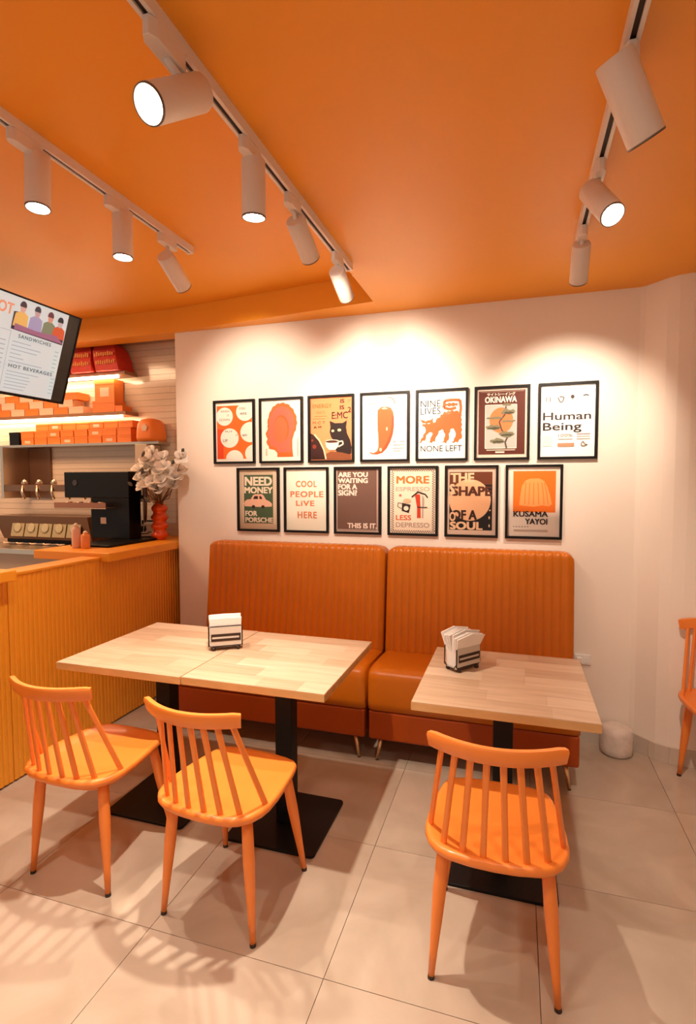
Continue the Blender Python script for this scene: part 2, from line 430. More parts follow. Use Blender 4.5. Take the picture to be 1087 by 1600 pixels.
banquette(-.756, .320, 23, 'shorter tan leather banquette behind the single table on the right', 23)

# ------------------------------------------------------------------ tables
def table(cx, cy, label, seed, group, W=.622, D=.672):
    rnd = random.Random(seed)
    t = thing('cafe_table', label, 'table', (cx, cy, 0), 0, group)
    bm = bmesh.new(); box(bm, (-W/2, -D/2, .719), (W/2, D/2, .7485)); top = obj('tabletop', bm, M_woodedge, t, bevel=.0015)
    nr = 7; rh = D/nr
    for r in range(nr):
        x = -W/2+.0008; first = True
        while x < W/2-.001:
            L = rnd.uniform(.16, .34); 
            if first: L *= rnd.uniform(.4, 1)
            first = False
            x1 = min(x+L, W/2-.0008)
            if W/2-x1 < .07: x1 = W/2-.0008
            bm = bmesh.new(); box(bm, (x+.0002, -D/2+r*rh+.0003, .7487), (x1-.0002, -D/2+(r+1)*rh-.0003, .7502)); obj('stave', bm, rnd.choice(M_wood), top)
            x = x1
    bm = bmesh.new(); box(bm, (-.038, -.038, .012), (.038, .038, .711)); obj('post', bm, M_black, t, bevel=.004)
    bm = bmesh.new(); box(bm, (-.14, -.14, .7112), (.14, .14, .7188)); obj('mounting_plate', bm, M_black, t)
    bm = bmesh.new(); q = [(sx*(.205-.02*(1-math.cos(a))), 0) for sx in (1,) for a in (0,)]
    pl = []
    for cxn, cyn, a0 in ((1, 1, 0), (-1, 1, 90), (-1, -1, 180), (1, -1, 270)):
        for k in range(5):
            a = math.radians(a0+k*22.5); pl.append((cxn*.185+.02*math.cos(a), cyn*.185+.02*math.sin(a)))
    prism(bm, pl, 0, .0118); obj('base_plate', bm, M_black, t, bevel=.002)
    return t
g2 = 'butcher-block cafe tables'
table(-1.590, -1.205, 'pale wooden cafe table at the left, joined to its neighbour, nearest the counter', 1, g2, W=.626, D=.694)
table(-.968, -1.205, 'pale wooden cafe table joined on the right of the counter-side table', 2, g2, W=.612, D=.684)
table(-.035, -1.184, 'single pale wooden cafe table on the right', 3, g2, W=.622, D=.664)

# ------------------------------------------------------------------ chairs
def make_chair(label, loc, rz):
    t = thing('spindle_chair', label, 'chair', loc, rz, 'orange spindle-back chairs')
    half = [(0, -.263), (.07, -.260), (.13, -.249), (.165, -.232), (.192, -.203), (.208, -.165), (.214, -.125), (.212, -.06), (.205, .0), (.196, .06), (.187, .11), (.176, .143), (.155, .163), (.12, .174), (.06, .180), (0, .181)]
    out = half + [(-x, y) for x, y in half[-2:0:-1]]
    # seat: dished top
    bm = bmesh.new(); n = len(out)
    def ring(s, z): return [bm.verts.new((x*s, -.04+(y+.04)*s, z)) for x, y in out]
    rs = [ring(.90, .418), ring(.975, .424), ring(1.0, .436), ring(.992, .447), ring(.965, .4525), ring(.90, .4505), ring(.75, .4455), ring(.45, .441)]
    for a, b in zip(rs, rs[1:]):
        for k in range(n): bm.faces.new((a[k], a[(k+1) % n], b[(k+1) % n], b[k]))
    bm.faces.new(rs[0][::-1]); bm.faces.new(rs[-1])
    obj('seat', bm, M_chair, t, smooth=True)
    bm = bmesh.new()
    rs = [ring2 for ring2 in ([bm.verts.new((x*.80, -.04+(y+.04)*.80, z)) for x, y in out] for z in (.395, .4175))]
    for k in range(n): bm.faces.new((rs[0][k], rs[0][(k+1) % n], rs[1][(k+1) % n], rs[1][k]))
    bm.faces.new(rs[0][::-1]); bm.faces.new(rs[1]); obj('seat_apron', bm, M_chair, t)
    # spindles
    B = [(.031, -.238), (.090, -.230), (.148, -.205), (.197, -.125)]; T = [(.022, -.290), (.066, -.284), (.110, -.270), (.150, -.246)]
    for (bx, by), (tx, ty) in zip(B, T):
        for s in (-1, 1):
            a = Vector((s*bx, by, .446)); b = Vector((s*tx, ty, .765)); bm = bmesh.new()
            d = (b-a); nrm = Vector((s*bx*.9, by, 0)).normalized(); side = nrm.cross(d.normalized()).normalized(); nn = d.normalized().cross(side)
            ringv = []
            for f in (0, .5, 1):
                c = a+d*f; wv = .0095 if f != .5 else .0088; dv = .0065
                ringv.append([bm.verts.new(c+side*sx*wv+nn*sy*dv) for sx, sy in ((-1, -.5), (-.6, -1), (.6, -1), (1, -.5), (1, .5), (.6, 1), (-.6, 1), (-1, .5))])
            for p, q in zip(ringv, ringv[1:]):
                for k in range(8): bm.faces.new((p[k], p[(k+1) % 8], q[(k+1) % 8], q[k]))
            bm.faces.new(ringv[0][::-1]); bm.faces.new(ringv[-1]); obj('spindle', bm, M_chair, t)
    # top rail: bent bar, rectangular rounded section
    bm = bmesh.new(); rings = []; N = 18
    for k in range(N+1):
        f = -1+2*k/N; x = .180*f; y = -.303+.062*f*f; tx_, ty_ = .180, .124*f
        nrm = Vector((ty_, -tx_, 0)).normalized()
        top = .812; bot = .762; th = .0125
        if abs(f) > .9: e = (abs(f)-.9)/.1; top -= .004*e; 
        c = Vector((x, y, 0)); lean = .012
        sec = [(-th, bot+.004), (-th+.004, bot), (th-.004, bot), (th, bot+.004), (th, top-.008), (th-.005, top), (-th+.005, top), (-th, top-.008)]
        rings.append([bm.verts.new(c + nrm*(u_+(z_-bot)/(top-bot)*lean) + Vector((0, 0, z_))) for u_, z_ in sec])
    for p, q in zip(rings, rings[1:]):
        for k in range(8): bm.faces.new((p[k], p[(k+1) % 8], q[(k+1) % 8], q[k]))
    bm.faces.new(rings[0][::-1]); bm.faces.new(rings[-1]); obj('top_rail', bm, M_chair, t, smooth=True)
    t.children[-1].modifiers.new('es', 'EDGE_SPLIT').split_angle = .8
    for s in (-1, 1):
        for top_, tip in (((s*.150, -.168), (s*.183, -.194)), ((s*.142, .118), (s*.184, .183))):
            a = Vector((*top_, .4175)); b = Vector((*tip, .010)); bm = bmesh.new()
            fs = [0, .15, .35, .55, .8, 1]; rr = [.0185, .0195, .0205, .0175, .0125, .0098]
            tube(bm, [a.lerp(b, f) for f in fs], rr, 16); lg = obj('leg', bm, M_chair, t, smooth=True)
            bm = bmesh.new(); tube(bm, [b+Vector((0, 0, .002)), Vector((*tip, 0))+Vector((s*.0005, 0, 0))], [.0104, .0108], 14); obj('foot_cap', bm, M_foot, lg)
    return t
c0 = make_chair('orange spindle chair at the far left, beside the counter', (-1.600, -1.612, 0), math.radians(-1.5))
def chair_copy(label, loc, rz):
    c = copy_tree(c0); c['label'] = label; c.location = loc; c.rotation_euler = (0, 0, rz); return c
chair_copy('orange spindle chair, second from the left, between the two joined tables', (-.975, -1.640, 0), math.radians(-4.5))
chair_copy('orange spindle chair in front of the single table', (-.048, -1.590, 0), math.radians(.8))
chair_copy('orange spindle chair cut off by the right edge of the photo', (1.015, -.455, 0), PI)

# ------------------------------------------------------------------ pot by the wall, wall socket
M_stone = mat('speckled_white_stone', (.72, .62, .54), .45, noise=(28, .22), bump=(40, .5))
bm = bmesh.new(); lathe(bm, [(.070, 0), (.082, .010), (.086, .04), (.085, .12), (.080, .143), (.068, .154), (.03, .158)], 32)
o = obj('stone_stool', bm, M_stone, smooth=True, loc=(.560, -.098, 0)); o.name = 'stone_pouf'
tag(o, 'small round mottled white stone block on the floor by the wall corner', 'stone block')
t = thing('wall_socket', 'white wall socket low on the wall right of the banquette', 'socket', (.385, -.0005, .49))
bxo('cover_plate', (-.045, -.010, -.03), (.045, 0, .03), mat('socket_white', (.85, .80, .75), .35), t, .003)
bxo('switch', (.012, -.014, -.016), (.034, -.0102, .016), mat('socket_white', 0), t)
bxo('plug', (-.034, -.032, -.016), (-.004, -.0102, .016), mat('socket_white', 0), t, .004)
# ------------------------------------------------------------------ napkin holders
M_nap = mat('white_napkin', (.88, .84, .80), .9, bump=(90, .3))
M_hold = mat('brown_black_wire', (.05, .03, .02), .35, metal=.6)
M_plate = mat('grey_holder_plate', (.60, .53, .46), .4)
def napkin_holder(loc, rz, fan, label):
    t = thing('napkin_holder', label, 'napkin holder', loc, rz, 'wire napkin holders with white napkins'); t.scale = (1.12 if fan else 1.22,)*3
    L, Dp = .062, .030
    for s in (-1, 1):
        fl = []
        bm = bmesh.new()
        pts_ = [(-L, s*Dp, .022), (-L, s*Dp, .086), (-L+.006, s*Dp, .092), (L-.006, s*Dp, .092), (L, s*Dp, .086), (L, s*Dp, .022), (L-.012, s*Dp, .012), (-L+.012, s*Dp, .012), (-L, s*Dp, .022)]
        tube(bm, pts_, .0022, 8); obj('wire_frame', bm, M_hold, t, smooth=True)
    for s in (-1, 1):
        bm = bmesh.new(); tube(bm, [(s*L, -Dp, .03), (s*L*1.02, -Dp*.6, .014), (s*L*1.02, Dp*.6, .014), (s*L, Dp, .03)], .002, 8); obj('cross_wire', bm, M_hold, t, smooth=True)
    bm = bmesh.new(); box(bm, (-L+.003, -Dp-.0035, .020), (L-.003, -Dp-.0023, .090)); pl = obj('front_plate', bm, M_plate, t)
    bm = bmesh.new(); box(bm, (-L+.008, -Dp-.0048, .036), (L-.006, -Dp-.0036, .064)); obj('dark_band', bm, M_hold, pl)
    bm = bmesh.new(); box(bm, (-L+.012, -Dp-.0056, .0465), (L-.012, -Dp-.0049, .0535)); obj('name_strip', bm, M_plate, pl)
    for s in (-1, 1):
        for q in (-1, 1):
            bm = bmesh.new(); lathe(bm, [(.0075, 0), (.009, .004), (.008, .012), (.003, .014)], 12, Matrix.Translation((s*(L-.016), q*(Dp-.002), 0))); obj('rubber_foot', bm, M_hold, t, smooth=True)
    bm = bmesh.new(); box(bm, (-L+.002, -Dp+.004, .0105), (L-.002, Dp-.004, .0135)); obj('floor_plate', bm, M_plate, t)
    napkins = 9; rnd = random.Random(3+fan)
    for k in range(napkins):
        y = -Dp+.007+k*(2*Dp-.014)/(napkins-1); lean = (k-(napkins-1)/2)/napkins*(.055 if fan else .008)
        zt = .122+rnd.uniform(-.003, .006)+(.012 if fan else 0); sk = rnd.uniform(-.008, .008) if fan else rnd.uniform(-.002, .002)
        fl = .014 if fan else .0
        bm = bmesh.new(); h_ = .0024
        P = [(-L+.008, y, .016), (L-.008, y, .016), (L-.004, y, .07), (L-.002+fl+sk, y+lean, zt-(.006 if fan else 0)), (sk, y+lean*1.1, zt+(.008 if fan else .0015)), (-L+.002-fl*.6+sk, y+lean, zt-(.004 if fan else 0)), (-L+.004, y, .07)]
        a = [bm.verts.new((x, yy-h_, z_)) for x, yy, z_ in P]; b = [bm.verts.new((x, yy+h_, z_)) for x, yy, z_ in P]
        for tri in ((0, 1, 2, 6), (6, 2, 3, 4), (6, 4, 5)):
            bm.faces.new([a[i] for i in tri]); bm.faces.new([b[i] for i in tri][::-1])
        for i in range(7): bm.faces.new((a[i], b[i], b[(i+1) % 7], a[(i+1) % 7]))
        obj('napkin', bm, M_nap, t)
napkin_holder((-1.300, -1.155, .7503), math.radians(33), 0, 'napkin holder with neatly squared napkins on the joined tables')
napkin_holder((-.205, -1.108, .7503), math.radians(52), 1, 'napkin holder with fanned-out napkins on the single table')
#POSTERS>
# ------------------------------------------------------------------ framed posters
FW, FH, FB = .320, .440, .0145
def text_mesh(s, bold=0, spacing=1.0):
    cu = bpy.data.curves.new('lettering', 'FONT'); cu.body = s; cu.size = 1; cu.space_character = spacing
    cu.resolution_u = 3; cu.fill_mode = 'FRONT' if hasattr(cu, 'fill_mode') else cu.fill_mode
    o = bpy.data.objects.new('tmp', cu); C.objects.link(o)
    dg = bpy.context.evaluated_depsgraph_get(); me = bpy.data.meshes.new_from_object(o.evaluated_get(dg))
    bpy.data.objects.remove(o); bpy.data.curves.remove(cu)
    if bold and me.vertices:      # heavier letters: the same glyphs laid over each other, slightly shifted
        bm = bmesh.new(); b_ = bold*1.1
        for k, (dx, dy) in enumerate(((0, 0), (b_, b_*.7), (-b_, b_*.7), (b_, -b_*.7), (-b_, -b_*.7))):
            n0 = len(bm.verts); bm.from_mesh(me); bm.verts.ensure_lookup_table()
            for v in bm.verts[n0:]: v.co.x += dx; v.co.y += dy; v.co.z = k
        bm.to_mesh(me); bm.free()
    return me
def clip(poly, x0, y0, x1, y1):
    def cut(P, f, inter):
        out = []
        for i in range(len(P)):
            a, b = P[i-1], P[i]
            if f(b):
                if not f(a): out.append(inter(a, b))
                out.append(b)
            elif f(a): out.append(inter(a, b))
        return out
    def ix(v): return lambda a, b: (v, a[1]+(b[1]-a[1])*(v-a[0])/(b[0]-a[0]))
    def iy(v): return lambda a, b: (a[0]+(b[0]-a[0])*(v-a[1])/(b[1]-a[1]), v)
    for f, g in ((lambda p: p[0] >= x0, ix(x0)), (lambda p: p[0] <= x1, ix(x1)), (lambda p: p[1] >= y0, iy(y0)), (lambda p: p[1] <= y1, iy(y1))):
        if poly: poly = cut(poly, f, g)
    return poly
def ink(col): return mat('print_ink_'+col.strip('#'), col, .55, spec=.3)
class Sheet:
    """flat print on a sheet: u to the right, v down, both 0..1; P maps to the sheet's local frame"""
    def __init__(s, parent, P): s.parent = parent; s.P = P; s.k = 1; s.lay = {}
    def _add(s, name, col, polys, lift=None):
        s.k += 1; bm = bmesh.new()
        for pl in polys:
            vs_ = [bm.verts.new(s.P(u, v, s.k*.00032)) for u, v in pl]
            if len(vs_) > 2: bm.faces.new(vs_)
        for f in bm.faces: f.normal_update()
        bmesh.ops.triangulate(bm, faces=bm.faces)
        me = bpy.data.meshes.new(name); bm.to_mesh(me); bm.free()
        return link(name, me, ink(col), s.parent)
    def rect(s, col, u0, v0, u1, v1, name='colour_block'): return s._add(name, col, [[(u0, v0), (u1, v0), (u1, v1), (u0, v1)]])
    def rects(s, col, L, name='printed_lines'): return s._add(name, col, [[(a, b), (c, b), (c, d), (a, d)] for a, b, c, d in L])
    def poly(s, col, pts, name='printed_shape'): return s._add(name, col, [pts])
    def polys(s, col, P, name='printed_shape'): return s._add(name, col, P)
    def ell(s, u, v, ru, rv, n=28, box_=None):
        p = [(u+ru*math.cos(2*PI*k/n), v+rv*math.sin(2*PI*k/n)) for k in range(n)]
        return clip(p, *box_) if box_ else p
    def circles(s, col, L, name='printed_discs', box_=None): return s._add(name, col, [s.ell(*a, box_=box_) for a in L])
    def line(s, col, pts, w, name='printed_line'):
        P = []
        for (a, b), (c, d) in zip(pts, pts[1:]):
            L = math.hypot(c-a, (d-b)*1.4) or 1; nx, ny = -(d-b)*1.4/L*w/2, (c-a)/L*w/2/1.4
            P.append([(a+nx, b+ny), (c+nx, d+ny), (c-nx, d-ny), (a-nx, b-ny)])
        return s._add(name, col, P)
    def text(s, col, st, u0, v0, u1, v1, bold=0, name='lettering', spacing=1.0, slant=0):
        s.k += 1; me = text_mesh(st, bold, spacing)
        if not me.vertices: return None
        X = [v.co.x for v in me.vertices]; Y = [v.co.y for v in me.vertices]
        ax, bx_, ay, by = min(X), max(X), min(Y), max(Y)
        for v in me.vertices:
            u = u0+(v.co.x-ax)/max(1e-6, bx_-ax)*(u1-u0); vv = v1-(v.co.y-ay)/max(1e-6, by-ay)*(v1-v0)
            v.co = s.P(u, vv+slant*(u-u0), s.k*.00032 + v.co.z*.00005)
        me.materials.clear()
        return link(name, me, ink(col), s.parent)
def poster(x, ztop, label, paper='#f6ead8', dx=0, dz=0, tilt=0):
    t = thing('picture_frame', label, 'poster', (x+FW/2, -.0012, ztop-FH/2), 0, 'black framed posters on the white wall')
    t.rotation_euler = (0, math.radians(tilt), 0)
    h, v = FW/2, FH/2
    # mitred moulding
    for nm, q in (('frame_side', [(-h, v), (h, v), (h-FB, v-FB), (-h+FB, v-FB)]), ('frame_side', [(-h, -v), (-h+FB, -v+FB), (h-FB, -v+FB), (h, -v)]),
                  ('frame_side', [(-h, v), (-h+FB, v-FB), (-h+FB, -v+FB), (-h, -v)]), ('frame_side', [(h, v), (h, -v), (h-FB, -v+FB), (h-FB, v-FB)])):
        bm = bmesh.new(); M = Matrix(((1, 0, 0, 0), (0, 0, -1, 0), (0, 1, 0, 0), (0, 0, 0, 1)))
        prism(bm, q, 0, .020, M); obj(nm, bm, M_frame, t)
    iw, ih = h-FB-.0004, v-FB-.0004
    sh = bxo('printed_sheet', (-iw, -.0055, -ih), (iw, -.001, ih), ink(paper), t)
    bm = bmesh.new(); vv = [bm.verts.new((a, -.0165, b)) for a, b in ((-iw, -ih), (iw, -ih), (iw, ih), (-iw, ih))]; bm.faces.new(vv)
    obj('glazing', bm, M_glass, t)
    return Sheet(sh, lambda u, v_, d: Vector((-iw+2*iw*u, -.0056-d, ih-2*ih*v_)))
Z1, Z2 = 2.101, 1.631
X1 = [-2.039, -1.684, -1.326, -.965, -.604, -.247, .118]
X2 = [-1.860, -1.504, -1.145, -.783, -.421, -.060]
OR = '#f07a28'; CR = '#f6ead8'; DK = '#2a1610'
# row 1
s = poster(X1[0], Z1, 'poster of cream discs on orange red, first of the upper row', CR)
s.rect('#ee6a1e', .03, .055, .97, .955); s.rect('#e2481a', .03, .45, .20, .955)
s.circles(CR, [(.24, .235, .225, .155), (.79, .165, .235, .155), (.37, .60, .245, .165), (.92, .51, .26, .17), (.50, .955, .235, .15), (1.0, .87, .22, .15)], box_=(.03, .055, 1.0, .955))
for tx_, a in (('WHEN', (.13, .13, .37, .165)), ('IT', (.31, .20, .37, .235)), ('DOWN', (.10, .27, .38, .31)), ('YOU', (.62, .09, .80, .13)), ('ARE', (.66, .175, .84, .215)), ('PUT', (.26, .475, .46, .505)), ('IT', (.54, .54, .60, .57)), ('UP', (.19, .62, .32, .67)), ('on', (.72, .545, .84, .575))):
    s.text('#6a4a3a', tx_, *a)
# 2 head
s = poster(X1[1], Z1, 'poster of an orange and pink head in profile, second of the upper row', CR)
def headp(k, cx=.46, cy=.45, zig=0):
    P = [(.40, .95), (.40, .87), (.33, .82), (.20, .80), (.17, .74), (.12, .70), (.15, .62), (.10, .56), (.16, .46), (.15, .36), (.19, .24), (.27, .13), (.38, .07), (.52, .05), (.66, .07), (.78, .14), (.87, .25), (.90, .36), (.88, .47), (.82, .57), (.78, .66), (.78, .80), (.80, .95)]
    out = []
    for i, (u, v) in enumerate(P):
        out.append((cx+(u-cx)*k, cy+(v-cy)*k))
        if zig and 2 < i < 19 and i+1 < len(P):
            a, b = P[i], P[i+1]
            for q in (.33, .66): out.append((cx+(a[0]+(b[0]-a[0])*q-cx)*(k+(.03 if q < .5 else -.01)), cy+(a[1]+(b[1]-a[1])*q-cy)*(k+(.03 if q < .5 else -.01))))
    return [(u, min(v, .935)) for u, v in out]
s.poly('#e8682a', headp(1.0, zig=1), 'head_silhouette'); s.poly('#ee6a50', headp(.86), 'inner_head'); s.polys('#e2601f', [s.ell(.50, .47, .20, .22, 28)], 'ear_ring')
s.polys('#ee6c40', [s.ell(.48, .49, .18, .215, 28)], 'ear_centre'); s.rect('#e2641f', .40, .86, .79, .935)
s.rects('#b9a393', [(.10, .80+.02*i, .14, .81+.02*i) for i in range(6)]+[(.90, .64+.022*i, .935, .652+.022*i) for i in range(13)])
# 3 black cat and coffee
s = poster(X1[2], Z1, 'peach poster with a black cat behind a coffee cup, third of the upper row', '#ea8c58')
s.text('#d9601c', 'ENERGY', .05, .10, .52, .165, .01); s.text('#d0703a', 'MEETS', .14, .215, .36, .255); s.rects('#d0703a', [(.1, .29, .40, .30), (.06, .33, .36, .338)])
s.text('#4a1c10', 'IS', .72, .035, .82, .10, .03); s.text('#b5603a', 'IT', .90, .05, .97, .09); s.text('#4a1c10', 'IS', .71, .135, .82, .20, .03)
s.text('#4a1c10', 'E:MC', .52, .235, .90, .345, .012); s.text('#4a1c10', '2', .90, .165, .975, .25, .012)
s.text('#9a5030', 'M C T', .06, .375, .36, .42); s.text('#6a3018', 'A M', .08, .45, .27, .485, .02)
s.poly(DK, [(.47, .375), (.60, .415), (.78, .415), (.88, .375), (.86, .48), (.88, .58), (.95, .68), (.99, .80), (.98, .90), (.90, .93), (.66, .90), (.58, .80), (.57, .70), (.50, .63), (.47, .55), (.49, .47)], 'cat_silhouette')
s.polys('#f5c79a', [s.ell(.545, .535, .035, .020, 12), s.ell(.70, .525, .045, .022, 12)], 'cat_eyes')
s.poly('#3a140c', [(.0, .56), (.10, .60), (.22, .70), (.32, .85), (.36, .985), (0, .985)], 'dark_book'); s.polys('#8a3018', [s.ell(.10, .78, .05, .035, 12), s.ell(.05, .68, .03, .02, 10)], 'book_dots')
s.line('#f8c9a0', [(.10, .585), (.22, .68), (.33, .83), (.38, .985)], .035)
s.poly('#8a4a28', [(.38, .90), (.50, .86), (.75, .88), (.98, .92), (.98, .985), (.40, .985)], 'table_patch')
s.polys('#f6dcc2', [[(.36, .70), (.70, .70), (.67, .79), (.60, .84), (.46, .84), (.39, .79)], s.ell(.53, .70, .17, .026, 20)], 'coffee_cup'); s.polys('#5a2a18', [s.ell(.53, .70, .13, .016, 18)], 'coffee')
s.line('#f6dcc2', [(.69, .71), (.78, .70), (.79, .75), (.68, .79)], .03)
s.text('#3a140c', 'MEOW', .04, .91, .26, .97, .03)
# 4 chilli
s = poster(X1[3], Z1, 'white poster of a single large peach-red chilli pepper, fourth of the upper row', '#fdf6e8')
s.poly('#e0622e', [(.34, .24), (.42, .19), (.55, .185), (.64, .21), (.69, .27), (.71, .36), (.71, .50), (.685, .62), (.63, .73), (.55, .83), (.45, .90), (.33, .925), (.22, .92), (.155, .895), (.16, .885), (.25, .90), (.33, .87), (.36, .80), (.36, .68), (.345, .55), (.335, .40)], 'chilli')
s.poly('#c94a20', [(.665, .30), (.70, .36), (.70, .50), (.675, .62), (.62, .73), (.54, .83), (.46, .89), (.33, .922), (.24, .918), (.36, .895), (.48, .82), (.58, .70), (.64, .58), (.66, .45)], 'chilli_shade')
s.polys('#f8c8a4', [s.ell(.55, .53, .018, .03, 12), s.ell(.50, .215, .07, .012, 14), s.ell(.41, .85, .03, .03, 10)], 'highlights')
s.line('#b5ad9a', [(.50, .20), (.50, .09), (.54, .06)], .03); s.line('#8f8a80', [(.57, .045), (.66, .06), (.71, .10), (.73, .15)], .040)
s.rects('#9a9084', [(.12, .125, .30, .137), (.68, .725, .76, .737), (.84, .722, .95, .734), (.68, .775, .94, .787), (.68, .825, .94, .837), (.69, .87, .86, .882)])
# 5 nine lives
s = poster(X1[4], Z1, 'white poster of an arched wavy orange cat reading NINE LIVES NONE LEFT', '#fbf3e6')
s.text('#241510', 'NINE', .05, .125, .475, .225); s.text('#241510', 'LIVES', .05, .235, .475, .335); s.text('#241510', 'NONE LEFT', .05, .805, .93, .895)
def wavy(P, a=.012, n=3):
    out = []
    for i in range(len(P)):
        p, q = P[i], P[(i+1) % len(P)]
        L = math.hypot(q[0]-p[0], q[1]-p[1]); m = max(2, int(L/.035))
        for k in range(m):
            f = k/m; nx, ny = -(q[1]-p[1])/L, (q[0]-p[0])/L; w_ = a if k % 2 else -a
            out.append((p[0]+(q[0]-p[0])*f+nx*w_, p[1]+(q[1]-p[1])*f+ny*w_))
    return out
s.poly('#e2652a', wavy([(.05, .39), (.12, .43), (.24, .43), (.31, .38), (.33, .47), (.42, .40), (.55, .31), (.72, .29), (.84, .31), (.91, .36), (.92, .50), (.92, .70), (.84, .76), (.72, .765), (.80, .68), (.78, .58), (.71, .55), (.67, .60), (.64, .72), (.60, .77), (.52, .765), (.58, .67), (.54, .57), (.47, .57), (.40, .65), (.36, .74), (.22, .77), (.30, .66), (.30, .60), (.20, .62), (.14, .72), (.02, .765), (.12, .64), (.17, .56), (.10, .50)], .010), 'wavy_cat')
s.line('#e2652a', [(.88, .36), (.90, .26), (.88, .14), (.74, .13), (.56, .14), (.54, .24), (.66, .27), (.80, .25)], .055, 'wavy_tail')
s.polys('#e2652a', [wavy(s.ell(.70, .20, .15, .025, 10), .008)], 'tail_middle')
s.rects('#fbf3e6', [(.10, .468, .16, .478), (.20, .465, .26, .475)], 'cat_eyes')
# 6 okinawa
s = poster(X1[5], Z1, 'dark brown poster of a red sun behind a tree reading OKINAWA', '#e9cdb8')
s.rect('#5e2412', .035, .03, .955, .955); s.rect('#e9cdb8', .06, .044, .93, .047); s.rect('#b7b0a6', .17, .235, .79, .865, 'grey_panel')
s.line('#efe3d0', [(.17, .235), (.79, .235), (.79, .865), (.17, .865), (.17, .235)], .012)
s.polys('#ee7a45', [s.ell(.49, .46, .235, .185, 30)], 'sun')
s.text('#f6e8d2', 'サイトシーイング', .20, .06, .76, .105, .02); s.text('#f6e8d2', 'OKINAWA', .16, .115, .79, .205, .03)
def blob(u, v, ru, rv, sd):
    rnd = random.Random(sd); return [(u+ru*(1+rnd.uniform(-.18, .12))*math.cos(2*PI*k/18), v+rv*(1+rnd.uniform(-.45, .3))*math.sin(2*PI*k/18)) for k in range(18)]
s.line('#5a4434', [(.60, .865), (.57, .78), (.62, .70), (.50, .60), (.45, .48), (.56, .38), (.58, .26)], .03, 'tree_trunk')
s.polys('#7c7355', [blob(.60, .235, .09, .022, 1), blob(.62, .34, .14, .045, 2), blob(.36, .425, .17, .020, 3), blob(.64, .475, .14, .020, 4), blob(.32, .56, .15, .042, 5), blob(.60, .66, .15, .045, 6), blob(.42, .76, .15, .042, 7)], 'tree_foliage')
s.polys('#4d4634', [blob(.64, .355, .11, .016, 12), blob(.34, .572, .12, .016, 15), blob(.61, .675, .13, .016, 16), blob(.43, .772, .12, .016, 17)], 'foliage_shade')
s.rects('#e9cdb8', [(.20, .885, .77, .897), (.38, .91, .56, .935)])
# 7 human being
s = poster(X1[6], Z1, 'white poster with packing icons reading Human Being, last of the upper row', '#fdf8ee')
s.text('#38251e', 'Human', .04, .375, .93, .485, .012); s.text('#38251e', 'Being', .04, .52, .76, .665, .012)
s.rects('#8a7c72', [(.09, .16, .115, .225), (.16, .16, .185, .225)], 'arrow_icon')
s.line('#6a5e56', [(.315, .17), (.355, .235), (.40, .235), (.43, .17), (.40, .16), (.345, .16)], .022, 'recycling_icon')
s.polys('#4a342c', [s.ell(.585, .165, .036, .028, 12), [(.580, .18), (.590, .18), (.590, .225), (.580, .225)]], 'glass_icon')
s.poly('#3a2a24', [(.76, .165), (.79, .145), (.83, .138), (.87, .145), (.90, .165), (.83, .155)], 'umbrella_icon')
s.rects('#d9c3b8', [(.93, .12, .935, .265), (.76, .26, .935, .265)])
s.rect('#f3ddd0', .04, .70, .22, .85); s.text('#85756a', '100%', .33, .68, .60, .725)
s.rects('#9a8678', [(.33, .75, .60, .758), (.67, .68, .92, .690), (.67, .715, .92, .722), (.67, .75, .92, .758)]); s.rect('#c08a6c', .32, .81, .63, .86)
s.line('#8a7668', [(.79, .79), (.83, .835), (.87, .835), (.82, .855), (.76, .85), (.76, .82), (.79, .79)], .018, 'recycling_loop')
# row 2
s = poster(X2[0], Z2, 'green poster of a pale pink car under the words NEED MONEY', '#d8b89a')
s.rect('#4c5c3e', .12, .085, .88, .90); 
s.rects('#f3d9bd', [(.085+.0, .09+.034*i, .115, .107+.034*i) for i in range(24)] + [(.885, .03+.034*i, .93, .047+.034*i) for i in range(26)] + [(.93, .047+.034*i, .965, .064+.034*i) for i in range(26)], 'checked_border')
s.text('#f6dcc0', 'NEED', .14, .115, .86, .265, .040); s.text('#f6dcc0', 'MONEY', .13, .285, .88, .395, .040)
s.polys('#efb89a', [[(.14, .53), (.20, .50), (.30, .495), (.36, .425), (.42, .408), (.60, .408), (.64, .43), (.70, .50), (.80, .53), (.86, .57), (.85, .615), (.60, .625), (.14, .615), (.12, .57)]], 'car')
s.polys('#3a1c14', [[(.36, .49), (.40, .44), (.49, .44), (.49, .49)], [(.53, .44), (.57, .44), (.61, .49), (.53, .49)], s.ell(.37, .62, .045, .027, 12), s.ell(.62, .62, .045, .027, 12)], 'car_windows_and_wheels')
s.text('#f6dcc0', 'FOR', .15, .69, .47, .78, .040); s.text('#f6dcc0', 'PORSCHE', .15, .80, .88, .885, .040)
s = poster(X2[1], Z2, 'cream poster of plain orange letters reading COOL PEOPLE LIVE HERE', '#f8ecd8')
for tx_, a in (('COOL', (.24, .185, .76, .29)), ('PEOPLE', (.10, .355, .92, .455)), ('LiVE', (.24, .51, .70, .60)), ('HERE', (.28, .69, .76, .80))): s.text('#dd8358', tx_, *a, .03, spacing=1.15)
s = poster(X2[2], Z2, 'grey brown poster reading ARE YOU WAITING FOR A SIGN', '#7a5648')
s.rects('#dcbba8', [(.0, .985, 1, 1), (.945, 0, .965, .985), (0, .965, .965, .975), (.0, 0, .02, .965)], 'pale_border')
for tx_, a in (('ARE YOU', (.04, .05, .74, .13)), ('WAITING', (.04, .145, .74, .225)), ('FOR A', (.04, .24, .49, .325)), ('SIGN?', (.04, .335, .49, .425))): s.text('#f6dcca', tx_, *a, .040)
s.text('#f6dcca', 'THIS IS IT.', .26, .86, .95, .945, .040)
